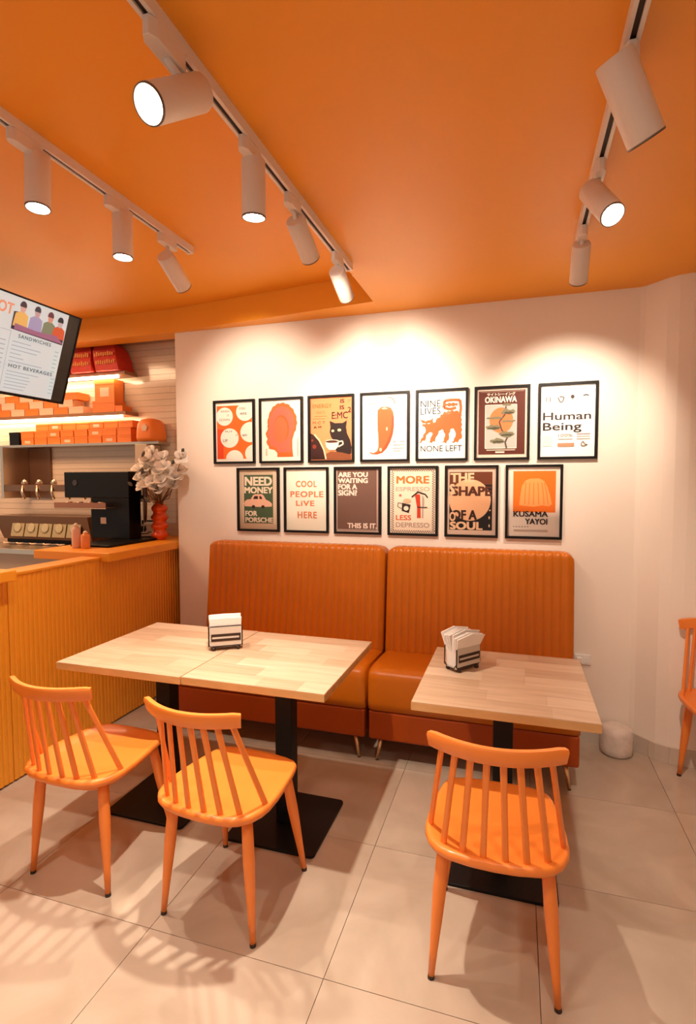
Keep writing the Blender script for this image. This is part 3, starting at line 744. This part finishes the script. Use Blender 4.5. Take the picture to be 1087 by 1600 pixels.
s = poster(X2[3], Z2, 'cream poster of a coffee pot and mug reading MORE ESPRESSO LESS DEPRESSO', '#f8dfc6')
s.text('#d9722c', 'MORE', .14, .115, .86, .235, .03); s.text('#c9a492', 'ESPRESSO', .13, .285, .87, .35, .012); s.text('#d9633a', 'LESS', .13, .72, .47, .80, .025); s.text('#b99a8a', 'DEPRESSO', .13, .835, .87, .91, .012)
L = []
for i in range(20): L += [(.02+.05*i, .01, .045+.05*i, .025), (.045+.05*i-.0, .03, .07+.05*i, .045), (.02+.05*i, .955, .045+.05*i, .97), (.045+.05*i, .975, .07+.05*i, .99)]
for i in range(26): L += [(.03, .05+.035*i, .055, .066+.035*i), (.06, .066+.035*i, .085, .083+.035*i), (.925, .05+.035*i, .95, .066+.035*i), (.955, .066+.035*i, .98, .083+.035*i)]
s.rects('#7a5444', [(a, b, min(c, .99), d) for a, b, c, d in L if a < .98], 'checked_border')
s.polys('#33201a', [[(.27, .53), (.46, .56), (.42, .69), (.26, .655)]], 'mug'); s.polys('#f8dfc6', [s.ell(.36, .615, .055, .036, 16)], 'mug_disc'); s.line('#8a7468', [(.27, .54), (.18, .53), (.17, .59), (.26, .62)], .018)
s.polys('#eab08c', [s.ell(.38, .50, .09, .035, 16)], 'foam'); s.polys('#c9604a', [s.ell(.23, .415, .03, .02, 10)], 'heart')
s.poly('#cc3c1c', [(.55, .40), (.66, .40), (.68, .76), (.60, .76), (.60, .60)], 'pot_body'); s.rects('#b9a193', [(.71, .42, .735, .76), (.735, .45, .75, .60)], 'pot_handle')
s.line('#33201a', [(.48, .44), (.58, .385), (.62, .36), (.78, .40), (.83, .45)], .028, 'pot_lid'); s.line('#33201a', [(.60, .595), (.74, .60), (.82, .598)], .022, 'pot_band')
s = poster(X2[4], Z2, 'poster of a peach disc on dark brown reading THE SHAPE OF A SOUL', '#e6c3ac')
s.rect('#6e3416', .045, .06, .93, .93); s.rect('#1c0f0c', .045, .25, .93, .93); s.rect('#e6c3ac', .955, .03, .965, .955)
s.polys('#f3b98c', [s.ell(.47, .48, .43, .31, 36)], 'peach_disc')
s.text('#f6c79c', 'THE', .06, .075, .56, .215, .040); s.text('#5a2a14', 'SHAPE', .10, .275, .92, .42, .040); s.text('#f6c79c', 'S', .05, .24, .16, .40, .040)
s.text('#3a1c10', 'OF A', .10, .63, .62, .775, .040); s.text('#f6c79c', 'O', .05, .66, .18, .80, .03); s.text('#f6c79c', 'SOUL', .06, .805, .74, .925, .040)
s.rects('#f6c79c', [(.86, .72, .885, .76), (.86, .84, .885, .88), (.87, .62, .90, .64)])
s = poster(X2[5], Z2, 'poster of a pale ribbed dome on orange reading KUSAMA YAYOI', '#f8e6d6')
s.rect('#f2781c', .10, .055, .92, .65)
s.poly('#f7a55c', [(.22, .55), (.24, .42), (.27, .27), (.34, .19), (.42, .165), (.60, .16), (.70, .20), (.76, .28), (.82, .42), (.85, .53), (.80, .56), (.66, .55), (.50, .57), (.36, .56)], 'ribbed_dome')
for a, b in ((.34, .33), (.42, .41), (.50, .50), (.58, .60), (.66, .70), (.71, .78)): s.line('#e8842e', [(a+.05*(.5-a), .22), ((a+b)/2, .36), (b, .54)], .016, 'dome_rib')
s.text('#2f1c18', 'KUSAMA', .11, .635, .78, .715, .025); s.text('#2f1c18', 'YAYOI', .34, .74, .77, .825, .025)
s.rects('#6a4a40', [(.11+.055*i, .855, .13+.055*i, .866) for i in range(6)]); s.rects('#b9a193', [(.12, .905, .78, .915), (.12, .925, .78, .93), (.12, .76, .28, .80)][:2])
#<POSTERS
#KITCHEN>
# ------------------------------------------------------------------ kitchen shelves behind the counter
M_shelf = mat('brown_shelf_board', (.34, .16, .07), .45)
M_led = mat('warm_led_strip', (1, .80, .50), .3, emit=14)
M_box = mat('orange_carton', (.88, .23, .03), .5, noise=(6, .10))
M_boxw = mat('cream_carton', (.80, .58, .40), .55)
M_red = mat('red_paper_bag', (.62, .030, .008), .55, noise=(5, .25), bump=(30, .6))
def shelf(x0, x1, z, label, y0=.20, th=.028, led=(0, 1), mtl=None):
    t = thing('wall_shelf', label, 'shelf', ((x0+x1)/2, K-.01, z), 0)
    xc = (x0+x1)/2
    bm = bmesh.new(); box(bm, (x0-xc, y0-K+.01, -th), (x1-xc, -.0, 0)); obj('board', bm, mtl or M_shelf, t)
    if led:
        bm = bmesh.new(); box(bm, (led[0]-xc, y0-K+.012, -th-.022), (led[1]-xc, y0-K+.03, -th-.0005)); obj('light_strip', bm, M_led, t)
    return t
shelf(-4.4, -2.96, 2.415, 'upper kitchen shelf with a glowing strip, under the red paper bags', led=(-4.35, -3.03))
shelf(-5.2, -2.96, 2.097, 'middle kitchen shelf with a glowing strip and mixed cartons', led=(-5.1, -3.00))
shelf(-4.30, -2.66, 1.853, 'lower steel kitchen shelf under three rows of orange cartons', led=None, th=.02, mtl=M_steel)
t = thing('shelf_support', 'pale upright panel under the right end of the lower kitchen shelf', 'shelf support', (-2.80, .205, 1.38))
bxo('panel', (-.055, -.035, 0), (.055, .135, .45), mat('pale_enamel', (.66, .52, .38), .4), t, .004)
bxo('bracket', (-.06, -.02, .4505), (.035, .135, .4515), M_steel, t)
t = thing('steel_rack', 'open steel rack box with a rail hanging on the tiled wall', 'rack', (-3.81, .353, 1.40))
bxo('side_panel', (-.33, -.27, .0), (-.30, -.005, .43), M_steel, t)
bxo('back_panel', (-.298, -.02, .0), (-.06, -.003, .43), mat('dark_steel', (.24, .13, .08), .35, metal=.8), t)
bxo('rail', (-.298, -.27, .06), (.75, -.225, .115), mat('dark_steel', 0), t, .004)
for k in range(5):
    x = -.10+.155*k
    bm = bmesh.new(); lathe(bm, [(.022, .118), (.026, .128), (.018, .15), (.008, .158)], 14, Matrix.Translation((x, -.247, 0))); h = obj('knob', bm, M_steel, t, smooth=True)
    bm = bmesh.new(); tube(bm, [(x, -.272, .11), (x+.012, -.285, .05), (x+.035, -.285, .0)], [.008, .010, .013], 10); obj('spout', bm, M_steel, t, smooth=True)
# cartons
def carton(x0, x1, y0, y1, z0, z1, m, label, group, band=False):
    t = thing('carton', label, 'carton', ((x0+x1)/2, (y0+y1)/2, z0), 0, group)
    w, d, h = (x1-x0)/2, (y1-y0)/2, z1-z0
    bxo('body', (-w, -d, 0), (w, d, h*.78), m, t); bxo('lid', (-w-.0015, -d-.0025, h*.782), (w+.0015, d, h), m, t)
    if band: bxo('front_sticker', (-w*.45, -d-.0012, h*.2), (w*.45, -d-.0002, h*.62), M_boxw, t)
    return t
n_ord = ['first', 'second', 'third', 'fourth', 'fifth', 'sixth', 'seventh', 'eighth', 'ninth', 'tenth']
x0s = -4.055; rr = random.Random(5)
for row in range(3):
    z = 1.8535+row*.058; x = x0s+(.0 if row < 2 else .16); k = 0
    while x+.135 < -2.86:
        L = .142
        carton(x, x+L-.006-rr.uniform(0, .006), .215+rr.uniform(0, .006), .345, z, z+.056, M_box, 'flat orange carton on the lower kitchen shelf, %s row, %s from the left' % (['bottom', 'middle', 'top'][row], n_ord[k]), 'orange cartons on the lower shelf', band=(row+k) % 3 == 0)
        x += L; k += 1
carton(-4.19, -4.085, .22, .34, 1.8535, 1.965, M_black, 'small black box at the left end of the lower kitchen shelf', 'kitchen odds')
for row in range(3):
    z = 2.0975+row*.059; x = -4.62+.05*row; k = 0
    while x+.15 < (-3.30, -3.36, -3.42)[row]:
        L = .155
        white = (k+row) % 2 == 1
        carton(x, x+L-.008, .215, .345, z, z+.057, M_boxw if white else M_box, '%s carton on the middle kitchen shelf, %s row, %s from the left' % ('cream' if white else 'orange', ['bottom', 'middle', 'top'][row], n_ord[k]), 'mixed cartons on the middle shelf')
        x += L; k += 1
carton(-3.29, -3.075, .215, .34, 2.0975, 2.19, M_box, 'wide orange carton under the tall one on the middle shelf', 'tall cartons')
carton(-3.275, -3.085, .225, .335, 2.1905, 2.36, M_box, 'tall orange carton at the right end of the middle shelf', 'tall cartons', band=True)
carton(-3.07, -3.0, .215, .33, 2.0975, 2.145, M_box, 'narrow orange carton at the very right end of the middle shelf', 'tall cartons')
# rounded orange bread bag at the right end
bm = bmesh.new(); secs = []
for z, w_, d_ in ((0, .088, .095), (.03, .094, .10), (.09, .092, .095), (.14, .082, .09), (.168, .060, .07), (.178, .03, .04)):
    secs.append([bm.verts.new((w_*math.copysign(abs(math.cos(a))**.55, math.cos(a)), d_*math.copysign(abs(math.sin(a))**.55, math.sin(a)), z)) for a in [2*PI*k/20 for k in range(20)]])
for a, b in zip(secs, secs[1:]):
    for k in range(20): bm.faces.new((a[k], a[(k+1) % 20], b[(k+1) % 20], b[k]))
bm.faces.new(secs[0][::-1]); bm.faces.new(secs[-1])
t = thing('paper_bag', 'rounded orange bag with a small pale mark at the right end of the lower shelf', 'bag', (-2.755, .245, 1.8535))
o = obj('bag_body', bm, M_box, t, smooth=True)
bm = bmesh.new(); prism(bm, [(.03*math.cos(2*PI*k/5+PI/2), .03*math.sin(2*PI*k/5+PI/2)) for k in range(5)], 0, .002, Matrix.Translation((.01, -.0985, .10)) @ Matrix.Rotation(PI/2, 4, 'X')); obj('pale_mark', bm, M_boxw, t)
# red printed bags on the top shelf
def red_bag(x, w, h, lean, label, sd):
    t = thing('paper_bag', label, 'bag', (x, .25, 2.4155), 0, 'red printed bags on the upper shelf')
    rnd = random.Random(sd); bm = bmesh.new(); rs = []
    for z, q in ((0, 1), (h*.4, 1.02), (h*.75, .92), (h*.93, .80), (h, .62)):
        rs.append([bm.verts.new((sx*w*q+lean*z+rnd.uniform(-.006, .006), sy*.09*q+rnd.uniform(-.006, .006), z+rnd.uniform(-.005, .005)*(z > 0))) for sx, sy in ((-1, -1), (-.3, -1.04), (.35, -1.02), (1, -1), (1, 1), (0, 1.03), (-1, 1))])
    for a, b in zip(rs, rs[1:]):
        for k in range(7): bm.faces.new((a[k], a[(k+1) % 7], b[(k+1) % 7], b[k]))
    bm.faces.new(rs[0][::-1]); bm.faces.new(rs[-1]); obj('bag_body', bm, M_red, t)
    for zz in (.30, .60):
        bm = bmesh.new(); 
        for k in range(9):
            xx = -w*.8+k*w*.19; box(bm, (xx+lean*h*zz, -.1005, h*zz-.014+rnd.uniform(-.004, .004)), (xx+w*.13+lean*h*zz, -.098, h*zz+.014+rnd.uniform(-.006, .006)))
        obj('pale_print', bm, mat('faded_yellow_print', (.80, .30, .06), .6), t)
red_bag(-3.09, .110, .215, -.22, 'red printed bag at the right end of the upper shelf, leaning left', 1)
red_bag(-3.35, .105, .215, .0, 'red printed bag second from the right on the upper shelf', 2)
red_bag(-3.60, .105, .200, .0, 'red printed bag on the upper shelf next to the screen edge', 3)
t = thing('wall_bracket', 'small dark box fixed under the beam above the red bags', 'bracket', (-3.12, .20, 2.665))
bxo('bracket_box', (-.06, -.04, -.03), (.06, .06, .03), M_black, t, .006); bxo('fixing_arm', (-.015, -.01, .0305), (.015, .02, .0995), M_black, t)
# ------------------------------------------------------------------ menu screen
tv = thing('menu_screen', 'tilted wall screen showing the cafe menu, cut off at the left edge', 'screen', (-2.606, -.6, 2.555))
al = Vector((0, -1, 0)); dn = Vector((-.171, 0, -.524)).normalized(); nn = Vector((.951, 0, -.310)).normalized()
def TP_(s_, t_, d=0): return al*s_ + dn*t_ + nn*d
def slab(name, s0, t0, s1, t1, d0, d1, m, parent, bevel=0):
    bm = bmesh.new(); a = [TP_(s0, t0, d0), TP_(s1, t0, d0), TP_(s1, t1, d0), TP_(s0, t1, d0)]; b = [TP_(s0, t0, d1), TP_(s1, t0, d1), TP_(s1, t1, d1), TP_(s0, t1, d1)]
    va = [bm.verts.new(p) for p in a]; vb = [bm.verts.new(p) for p in b]
    bm.faces.new(va); bm.faces.new(vb[::-1])
    for k in range(4): bm.faces.new((va[k], va[(k+1) % 4], vb[(k+1) % 4], vb[k]))
    return obj(name, bm, m, parent, bevel=bevel)
SW, SH = 1.16, .551
slab('housing', 0, 0, SW, SH, -.045, -.002, M_black, tv, .004)
slab('bezel', 0, -.0005, SW, .009, -.0018, .003, M_black, tv); slab('bezel', 0, SH-.012, SW, SH, -.0018, .003, M_black, tv); slab('bezel', 0, .0092, .010, SH-.0122, -.0018, .003, M_black, tv); slab('bezel', SW-.010, .0092, SW, SH-.0122, -.0018, .003, M_black, tv)
def glow(col, e=.40): return mat('screen_pixels_'+col.strip('#'), col, .4, emit=e)
slab('dark_margin', .0102, .0094, SW-.0102, SH-.0124, -.0018, .0, mat('screen_dark', (.012, .010, .009), .25), tv)
scr = slab('lit_display', .098, .0096, SW-.098, .534, .0003, .0010, glow('#b9c6c8'), tv)
class Screen(Sheet):
    def _add(s, name, col, polys, lift=None):
        o = Sheet._add(s, name, col, polys); o.data.materials[0] = glow(col); return o
    def text(s, col, *a, **k):
        o = Sheet.text(s, col, *a, **k)
        if o: o.data.materials[0] = glow(col)
        return o
D0, D1 = .098, .60   # u = 0 at the left (far from the wall corner), u = 1 at the right end of the display
q = Screen(scr, lambda u, v, d: TP_(D1+(D0-D1)*u, .0096+.5244*v, .0011+d))
def U(s_): return (s_-D1)/(D0-D1)
def V(t_): return (t_-.0096)/.5244
q.text('#c98a6a', 'HOT', U(.598), V(.052), U(.460), V(.112), .03)
q.poly('#2c2430', [(U(.456), V(.090)), (U(.43), V(.085)), (U(.40), V(.15)), (U(.30), V(.165)), (U(.20), V(.17)), (U(.104), V(.15)), (U(.104), V(.195)), (U(.456), V(.185))], 'dark_tabletop')
for (cx_, top_, hair, shirt, skin) in ((.405, .030, '#3c3038', '#c9a55c', '#b9958c'), (.312, .030, '#34303c', '#8f8cae', '#a88c90'), (.222, .035, '#5c3038', '#6f7a62', '#b98470'), (.150, .045, '#20242c', '#b9502c', '#a8a0a4')):
    q.polys(shirt, [[(U(cx_+.045), V(.165)), (U(cx_+.040), V(top_+.065)), (U(cx_+.015), V(top_+.050)), (U(cx_-.015), V(top_+.050)), (U(cx_-.040), V(top_+.065)), (U(max(.104, cx_-.046)), V(.165))]], 'drawn_shirt')
    q.polys(skin, [q.ell(U(cx_), V(top_+.030), .036, .048, 16)], 'drawn_face'); q.polys(hair, [clip(q.ell(U(cx_+.002), V(top_+.018), .042, .050, 16), 0, -1, 1, V(top_+.024))], 'drawn_hair')
q.poly('#8a5c78', [(U(.44), V(.150)), (U(.30), V(.160)), (U(.16), V(.150)), (U(.104), V(.188)), (U(.44), V(.182))], 'drawn_table')
q.text('#4a555c', 'SANDWICHES', U(.405), V(.202), U(.185), V(.222), .02, spacing=1.2)
q.rects('#97a1aa', [(U(.435), V(.245+.022*i), U(.435-w_), V(.250+.022*i)) for i, w_ in enumerate((.12, .19, .17, .07, .09, .22))])
q.rects('#8fb0b0', [(U(.150), V(.240+.024*i), U(.122), V(.247+.024*i)) for i in range(6)])
q.text('#4a555c', 'HOT BEVERAGES', U(.43), V(.372), U(.135), V(.392), .02, spacing=1.2)
q.rects('#97a1aa', [(U(.435), V(.412+.019*i), U(.435-w_), V(.4165+.019*i)) for i, w_ in enumerate((.21, .15, .16, .15, .14, .13))])
q.rects('#8fb0b0', [(U(.140), V(.405+.022*i), U(.112), V(.411+.022*i)) for i in range(5)])
q.rects('#97a1aa', [(U(.455), V(.195), U(.458), V(.52)), (U(.52), V(.195), U(.458), V(.198))] + [(U(.52), V(.25+.025*i), U(.475), V(.256+.025*i)) for i in range(8)])
bm = bmesh.new(); tube(bm, [TP_(.55, .12, -.045), TP_(.55, .12, -.12), Vector((TP_(.55, .12, -.12).x, -.55, .2085))], [.018]*3, 12); obj('mounting_arm', bm, M_black, tv, smooth=True)
# ------------------------------------------------------------------ coffee machine, vase, menus, bottles on the ledge
cm = thing('coffee_machine', 'black L-shaped coffee machine on the far end of the counter', 'coffee machine', (-2.68, -.10, 1.1005))
def cx(name, a, b, m, bevel=.004, p=cm): return bxo(name, tuple(a[i]-(-2.68, -.10, 1.1005)[i] for i in range(3)), tuple(b[i]-(-2.68, -.10, 1.1005)[i] for i in range(3)), m, p, bevel)
cx('drip_base', (-2.87, -.48, 1.1005), (-2.56, .03, 1.116), M_black)
cx('body', (-3.045, -.10, 1.1165), (-2.700, .03, 1.417), M_black)
cx('head', (-3.285, -.105, 1.4175), (-2.695, .035, 1.612), M_black, .006)
cx('tray_floor', (-3.29, -.20, 1.338), (-2.82, -.102, 1.347), M_steel)
cx('tray_glass', (-3.29, -.20, 1.3475), (-2.82, -.196, 1.385), mat('smoked_tray', (.30, .14, .08), .1), .001)
cx('sticker', (-2.955, -.1035, 1.225), (-2.905, -.1005, 1.272), mat('sticker_white', (.75, .60, .48), .6), 0)
bm = bmesh.new(); lathe(bm, [(.022, 0), (.022, .004)], 16, Matrix.Translation((-3.18+2.68, -.1055+.10, 1.53-1.1005)) @ Matrix.Rotation(PI/2, 4, 'X')); obj('round_badge', bm, mat('badge_grey', (.04, .035, .04), .3), cm)
for k, xx in enumerate((-3.20, -3.10, -3.00, -2.90)):
    bm = bmesh.new(); lathe(bm, [(.016, 0), (.024, .02), (.026, .040), (.024, .041)], 16, Matrix.Translation((xx+2.68, -.15+.10, 1.3475-1.1005))); obj('metal_cup', bm, M_steel, cm, smooth=True)
nd = Matrix.Rotation(math.radians(-58+9+90), 4, 'Z')
bm = bmesh.new(); lathe(bm, [(.10, -.010), (.19, -.008), (.200, 0), (.19, .008), (.10, .010)], 32, Matrix.Translation((-2.65+2.68, .01+.10, 1.425-1.1005)) @ nd @ Matrix.Rotation(PI/2, 4, 'Y')); obj('side_disc', bm, mat('dark_brown_metal', (.07, .022, .014), .3, metal=.5), cm, smooth=True)
cx('disc_arm', (-2.6995, .0, 1.41), (-2.66, .03, 1.435), M_black)
# vase
vp = (-2.565, .070, 1.1005)
vs_t = thing('ribbed_vase', 'glossy red-orange bubble vase holding white flowers', 'vase', vp)
prof = [(.045, 0)]
for k in range(4):
    for a in range(1, 8): prof.append((.038+.026*math.sin(PI*a/8)*(1.0 if k < 3 else .85), .004+.066*k+.066*a/8))
prof += [(.030, .272), (.034, .290), (.029, .290), (.025, .270), (.02, .10)]
bm = bmesh.new(); lathe(bm, prof, 28); obj('vase_body', bm, mat('red_orange_glaze', (.88, .09, .008), .18, coat=.6), vs_t, smooth=True)
M_pet = mat('white_silk_petal', (.90, .83, .74), .7); M_leaf = mat('dark_dry_leaf', (.07, .05, .03), .6); M_twig = mat('brown_twig', (.22, .11, .05), .7)
fl = thing('flower_bunch', 'bunch of white fabric magnolias with a few dark leaves in the red-orange vase', 'flowers', (vp[0], vp[1], vp[2]+.12))
rnd = random.Random(11)
pts_ = [(-.09, .26), (-.05, .36), (.01, .30), (.05, .41), (-.02, .22), (.08, .25), (.09, .35), (.16, .33), (.22, .41), (-.10, .21), (-.03, .45), (.05, .20), (.12, .22), (-.06, .30), (.03, .36), (-.10, .33), (.15, .27), (.02, .25), (.10, .30), (-.01, .40), (.06, .31), (-.05, .42)]
for i, (a, b) in enumerate(pts_):
    a = a*1.15+.10; b += .06; yy = rnd.uniform(-.24, -.13); tip = Vector((a, yy, b))
    bm = bmesh.new(); tube(bm, [(0, 0, .0), (a*.15, yy*.12, .172), (a*.7, yy*.7, b*.7), tuple(tip)], [.004, .0035, .003, .002], 6); obj('stem', bm, M_twig, fl, smooth=True)
    bm = bmesh.new(); ax = Vector((a*1.5, yy*2-.3, .6)).normalized(); X, Y = frame_of(ax)
    for k in range(6):
        th = 2*PI*k/6+rnd.uniform(-.2, .2); rd = X*math.cos(th)+Y*math.sin(th); sd_ = ax.cross(rd); L = rnd.uniform(.055, .075); op = rnd.uniform(.6, 1.25)
        rows = []
        for f, w_ in ((0, .006), (.3, .025), (.65, .030), (.9, .018), (1, .003)):
            c = tip + rd*(L*f*math.sin(op)*1.0) + ax*(L*f*math.cos(op) + .012*math.sin(PI*f))
            rows.append([bm.verts.new(c-sd_*w_+ax*.004), bm.verts.new(c), bm.verts.new(c+sd_*w_+ax*.004)])
        for p_, q_ in zip(rows, rows[1:]):
            for j in range(2): bm.faces.new((p_[j], p_[j+1], q_[j+1], q_[j]))
    bl = obj('blossom', bm, M_pet, fl, smooth=True); sl = bl.modifiers.new('s', 'SOLIDIFY'); sl.thickness = .0012
for (a, b, ang, L) in ((.07, .24, 1.2, .09), (-.12, .27, 2.6, .05), (-.02, .48, 1.0, .05), (.19, .42, .9, .04), (.0, .16, 2.5, .07), (.26, .50, .9, .03), (-.03, .36, 1.4, .05)):
    bm = bmesh.new(); u_ = Vector((math.cos(ang), 0, math.sin(ang))); v_ = Vector((-math.sin(ang), 0, math.cos(ang))); c = Vector((a*1.15+.10, -.27, b+.03)); rows = []
    for f, w_ in ((-.5, .001), (-.2, .012), (.15, .013), (.5, .001)): rows.append([bm.verts.new(c+u_*L*f-v_*w_), bm.verts.new(c+u_*L*f+Vector((0, -.004, 0))), bm.verts.new(c+u_*L*f+v_*w_)])
    for p_, q_ in zip(rows, rows[1:]):
        for j in range(2): bm.faces.new((p_[j], p_[j+1], q_[j+1], q_[j]))
    lf = obj('leaf', bm, M_leaf, fl); lf.modifiers.new('s', 'SOLIDIFY').thickness = .001
# small sign board and papers beside the vase
t = thing('menu_cards', 'white printed cards leaning in a dark holder between machine and vase', 'menu cards', (-2.755, .20, 1.1005))
bxo('holder_rail', (-.10, .03, .118), (.085, .042, .130), M_black, t); bxo('holder_foot', (-.10, -.04, 0), (.085, .04, .006), M_black, t); bxo('holder_post', (-.10, .03, .0062), (-.09, .042, .1178), M_black, t)
for k in range(3):
    M = Matrix.Translation((-.012+.012*k, -.028+.016*k, .0065)) @ Matrix.Rotation(math.radians(-14), 4, 'X') @ Matrix.Rotation(math.radians(-4+5*k), 4, 'Y')
    bm = bmesh.new(); box(bm, (-.070, -.001, .004), (.070, .001, .100-.006*k), 0, M); cd = obj('card', bm, mat('card_white', (.80, .72, .62), .6), t)
    if k == 0:
        bm = bmesh.new()
        for (a, b, c_, d_) in ((-.055, .04, -.035, .085), (-.03, .055, .0, .062), (-.025, .04, -.01, .085), (.01, .03, .045, .036), (-.05, .02, .02, .026)): box(bm, (a, -.0022, b), (c_, -.0012, d_), 0, M)
        obj('dark_scribble', bm, M_frame, cd)
def bottle(x, y, h, label, col, cap):
    t = thing('squeeze_bottle', label, 'bottle', (x, y, 1.1005), 0, 'squeeze bottles on the counter ledge'); t.scale = (.85, .85, 1)
    bm = bmesh.new(); lathe(bm, [(.030, 0), (.033, .006), (.033, h*.7), (.030, h*.78), (.018, h*.84), (.016, h*.88)], 20); obj('bottle_body', bm, mat(col[0], col[1], .35), t, smooth=True)
    bm = bmesh.new(); lathe(bm, [(.018, h*.882), (.017, h*.93), (.006, h)], 16); obj('nozzle_cap', bm, mat(cap[0], cap[1], .4), t, smooth=True)
bottle(-2.765, -.535, .165, 'pale pink squeeze bottle left of the coffee machine', ('pink_plastic', (.80, .52, .42)), ('cream_plastic', (.82, .66, .50)))
bottle(-2.69, -.535, .115, 'short orange squeeze bottle beside the pale pink one', ('orange_plastic', (.85, .32, .10)), ('cream_plastic', 0))
# toppings unit on the back counter
t = thing('toppings_unit', 'slanted dark toppings unit with round pale lids, on the steel back counter', 'toppings unit', (-3.74, .20, 1.0305))
bm = bmesh.new(); X0, X1_ = -.42, .50
pr = [(-.09, 0.03), (-.135, .225), (.14, .225), (.14, .03)]
va = [bm.verts.new((X0+ (.0 if z < .1 else -.055), y, z)) for y, z in pr]; vb = [bm.verts.new((X1_, y, z)) for y, z in pr]
for k in range(4): bm.faces.new((va[k], va[(k+1) % 4], vb[(k+1) % 4], vb[k]))
bm.faces.new(va[::-1]); bm.faces.new(vb); obj('housing', bm, mat('dark_steel', 0), t)
bxo('plinth', (X0, -.06, 0), (X1_, .14, .0295), M_black, t)
for k in range(5):
    x = -.22+.145*k; M = Matrix.Translation((x, -.1175, .125)) @ Matrix.Rotation(math.radians(-12.5), 4, 'X')
    bm = bmesh.new(); box(bm, (-.066, -.012, -.072), (.066, -.002, .078), 0, M); pn = obj('lid_panel', bm, mat('olive_lid', (.42, .36, .20), .3), t, bevel=.002)
    bm = bmesh.new(); lathe(bm, [(.036, .0125), (.040, .017), (.028, .018)], 20, M @ Matrix.Rotation(PI/2, 4, 'X')); obj('round_lid', bm, mat('pale_olive', (.52, .47, .30), .3), pn, smooth=True)
for k in range(5):
    t = thing('serving_spoon', 'pale serving spoon lying before the toppings unit, %s from the left' % n_ord[k], 'spoon', (-4.02+.14*k, -.02, 1.031), math.radians(10), 'spoons before the toppings unit')
    bm = bmesh.new(); tube(bm, [(-.06, 0, .010), (.0, 0, .012), (.02, 0, .010)], [.006, .005, .006], 8); obj('handle', bm, M_steel, t, smooth=True)
    bm = bmesh.new(); lathe(bm, [(.004, 0), (.016, .004), (.021, .012), (.020, .013)], 14, Matrix.Translation((.038, 0, 0)) @ Matrix.Scale(1.4, 4, (1, 0, 0))); obj('bowl', bm, mat('cream_plastic', 0), t, smooth=True)
#<KITCHEN
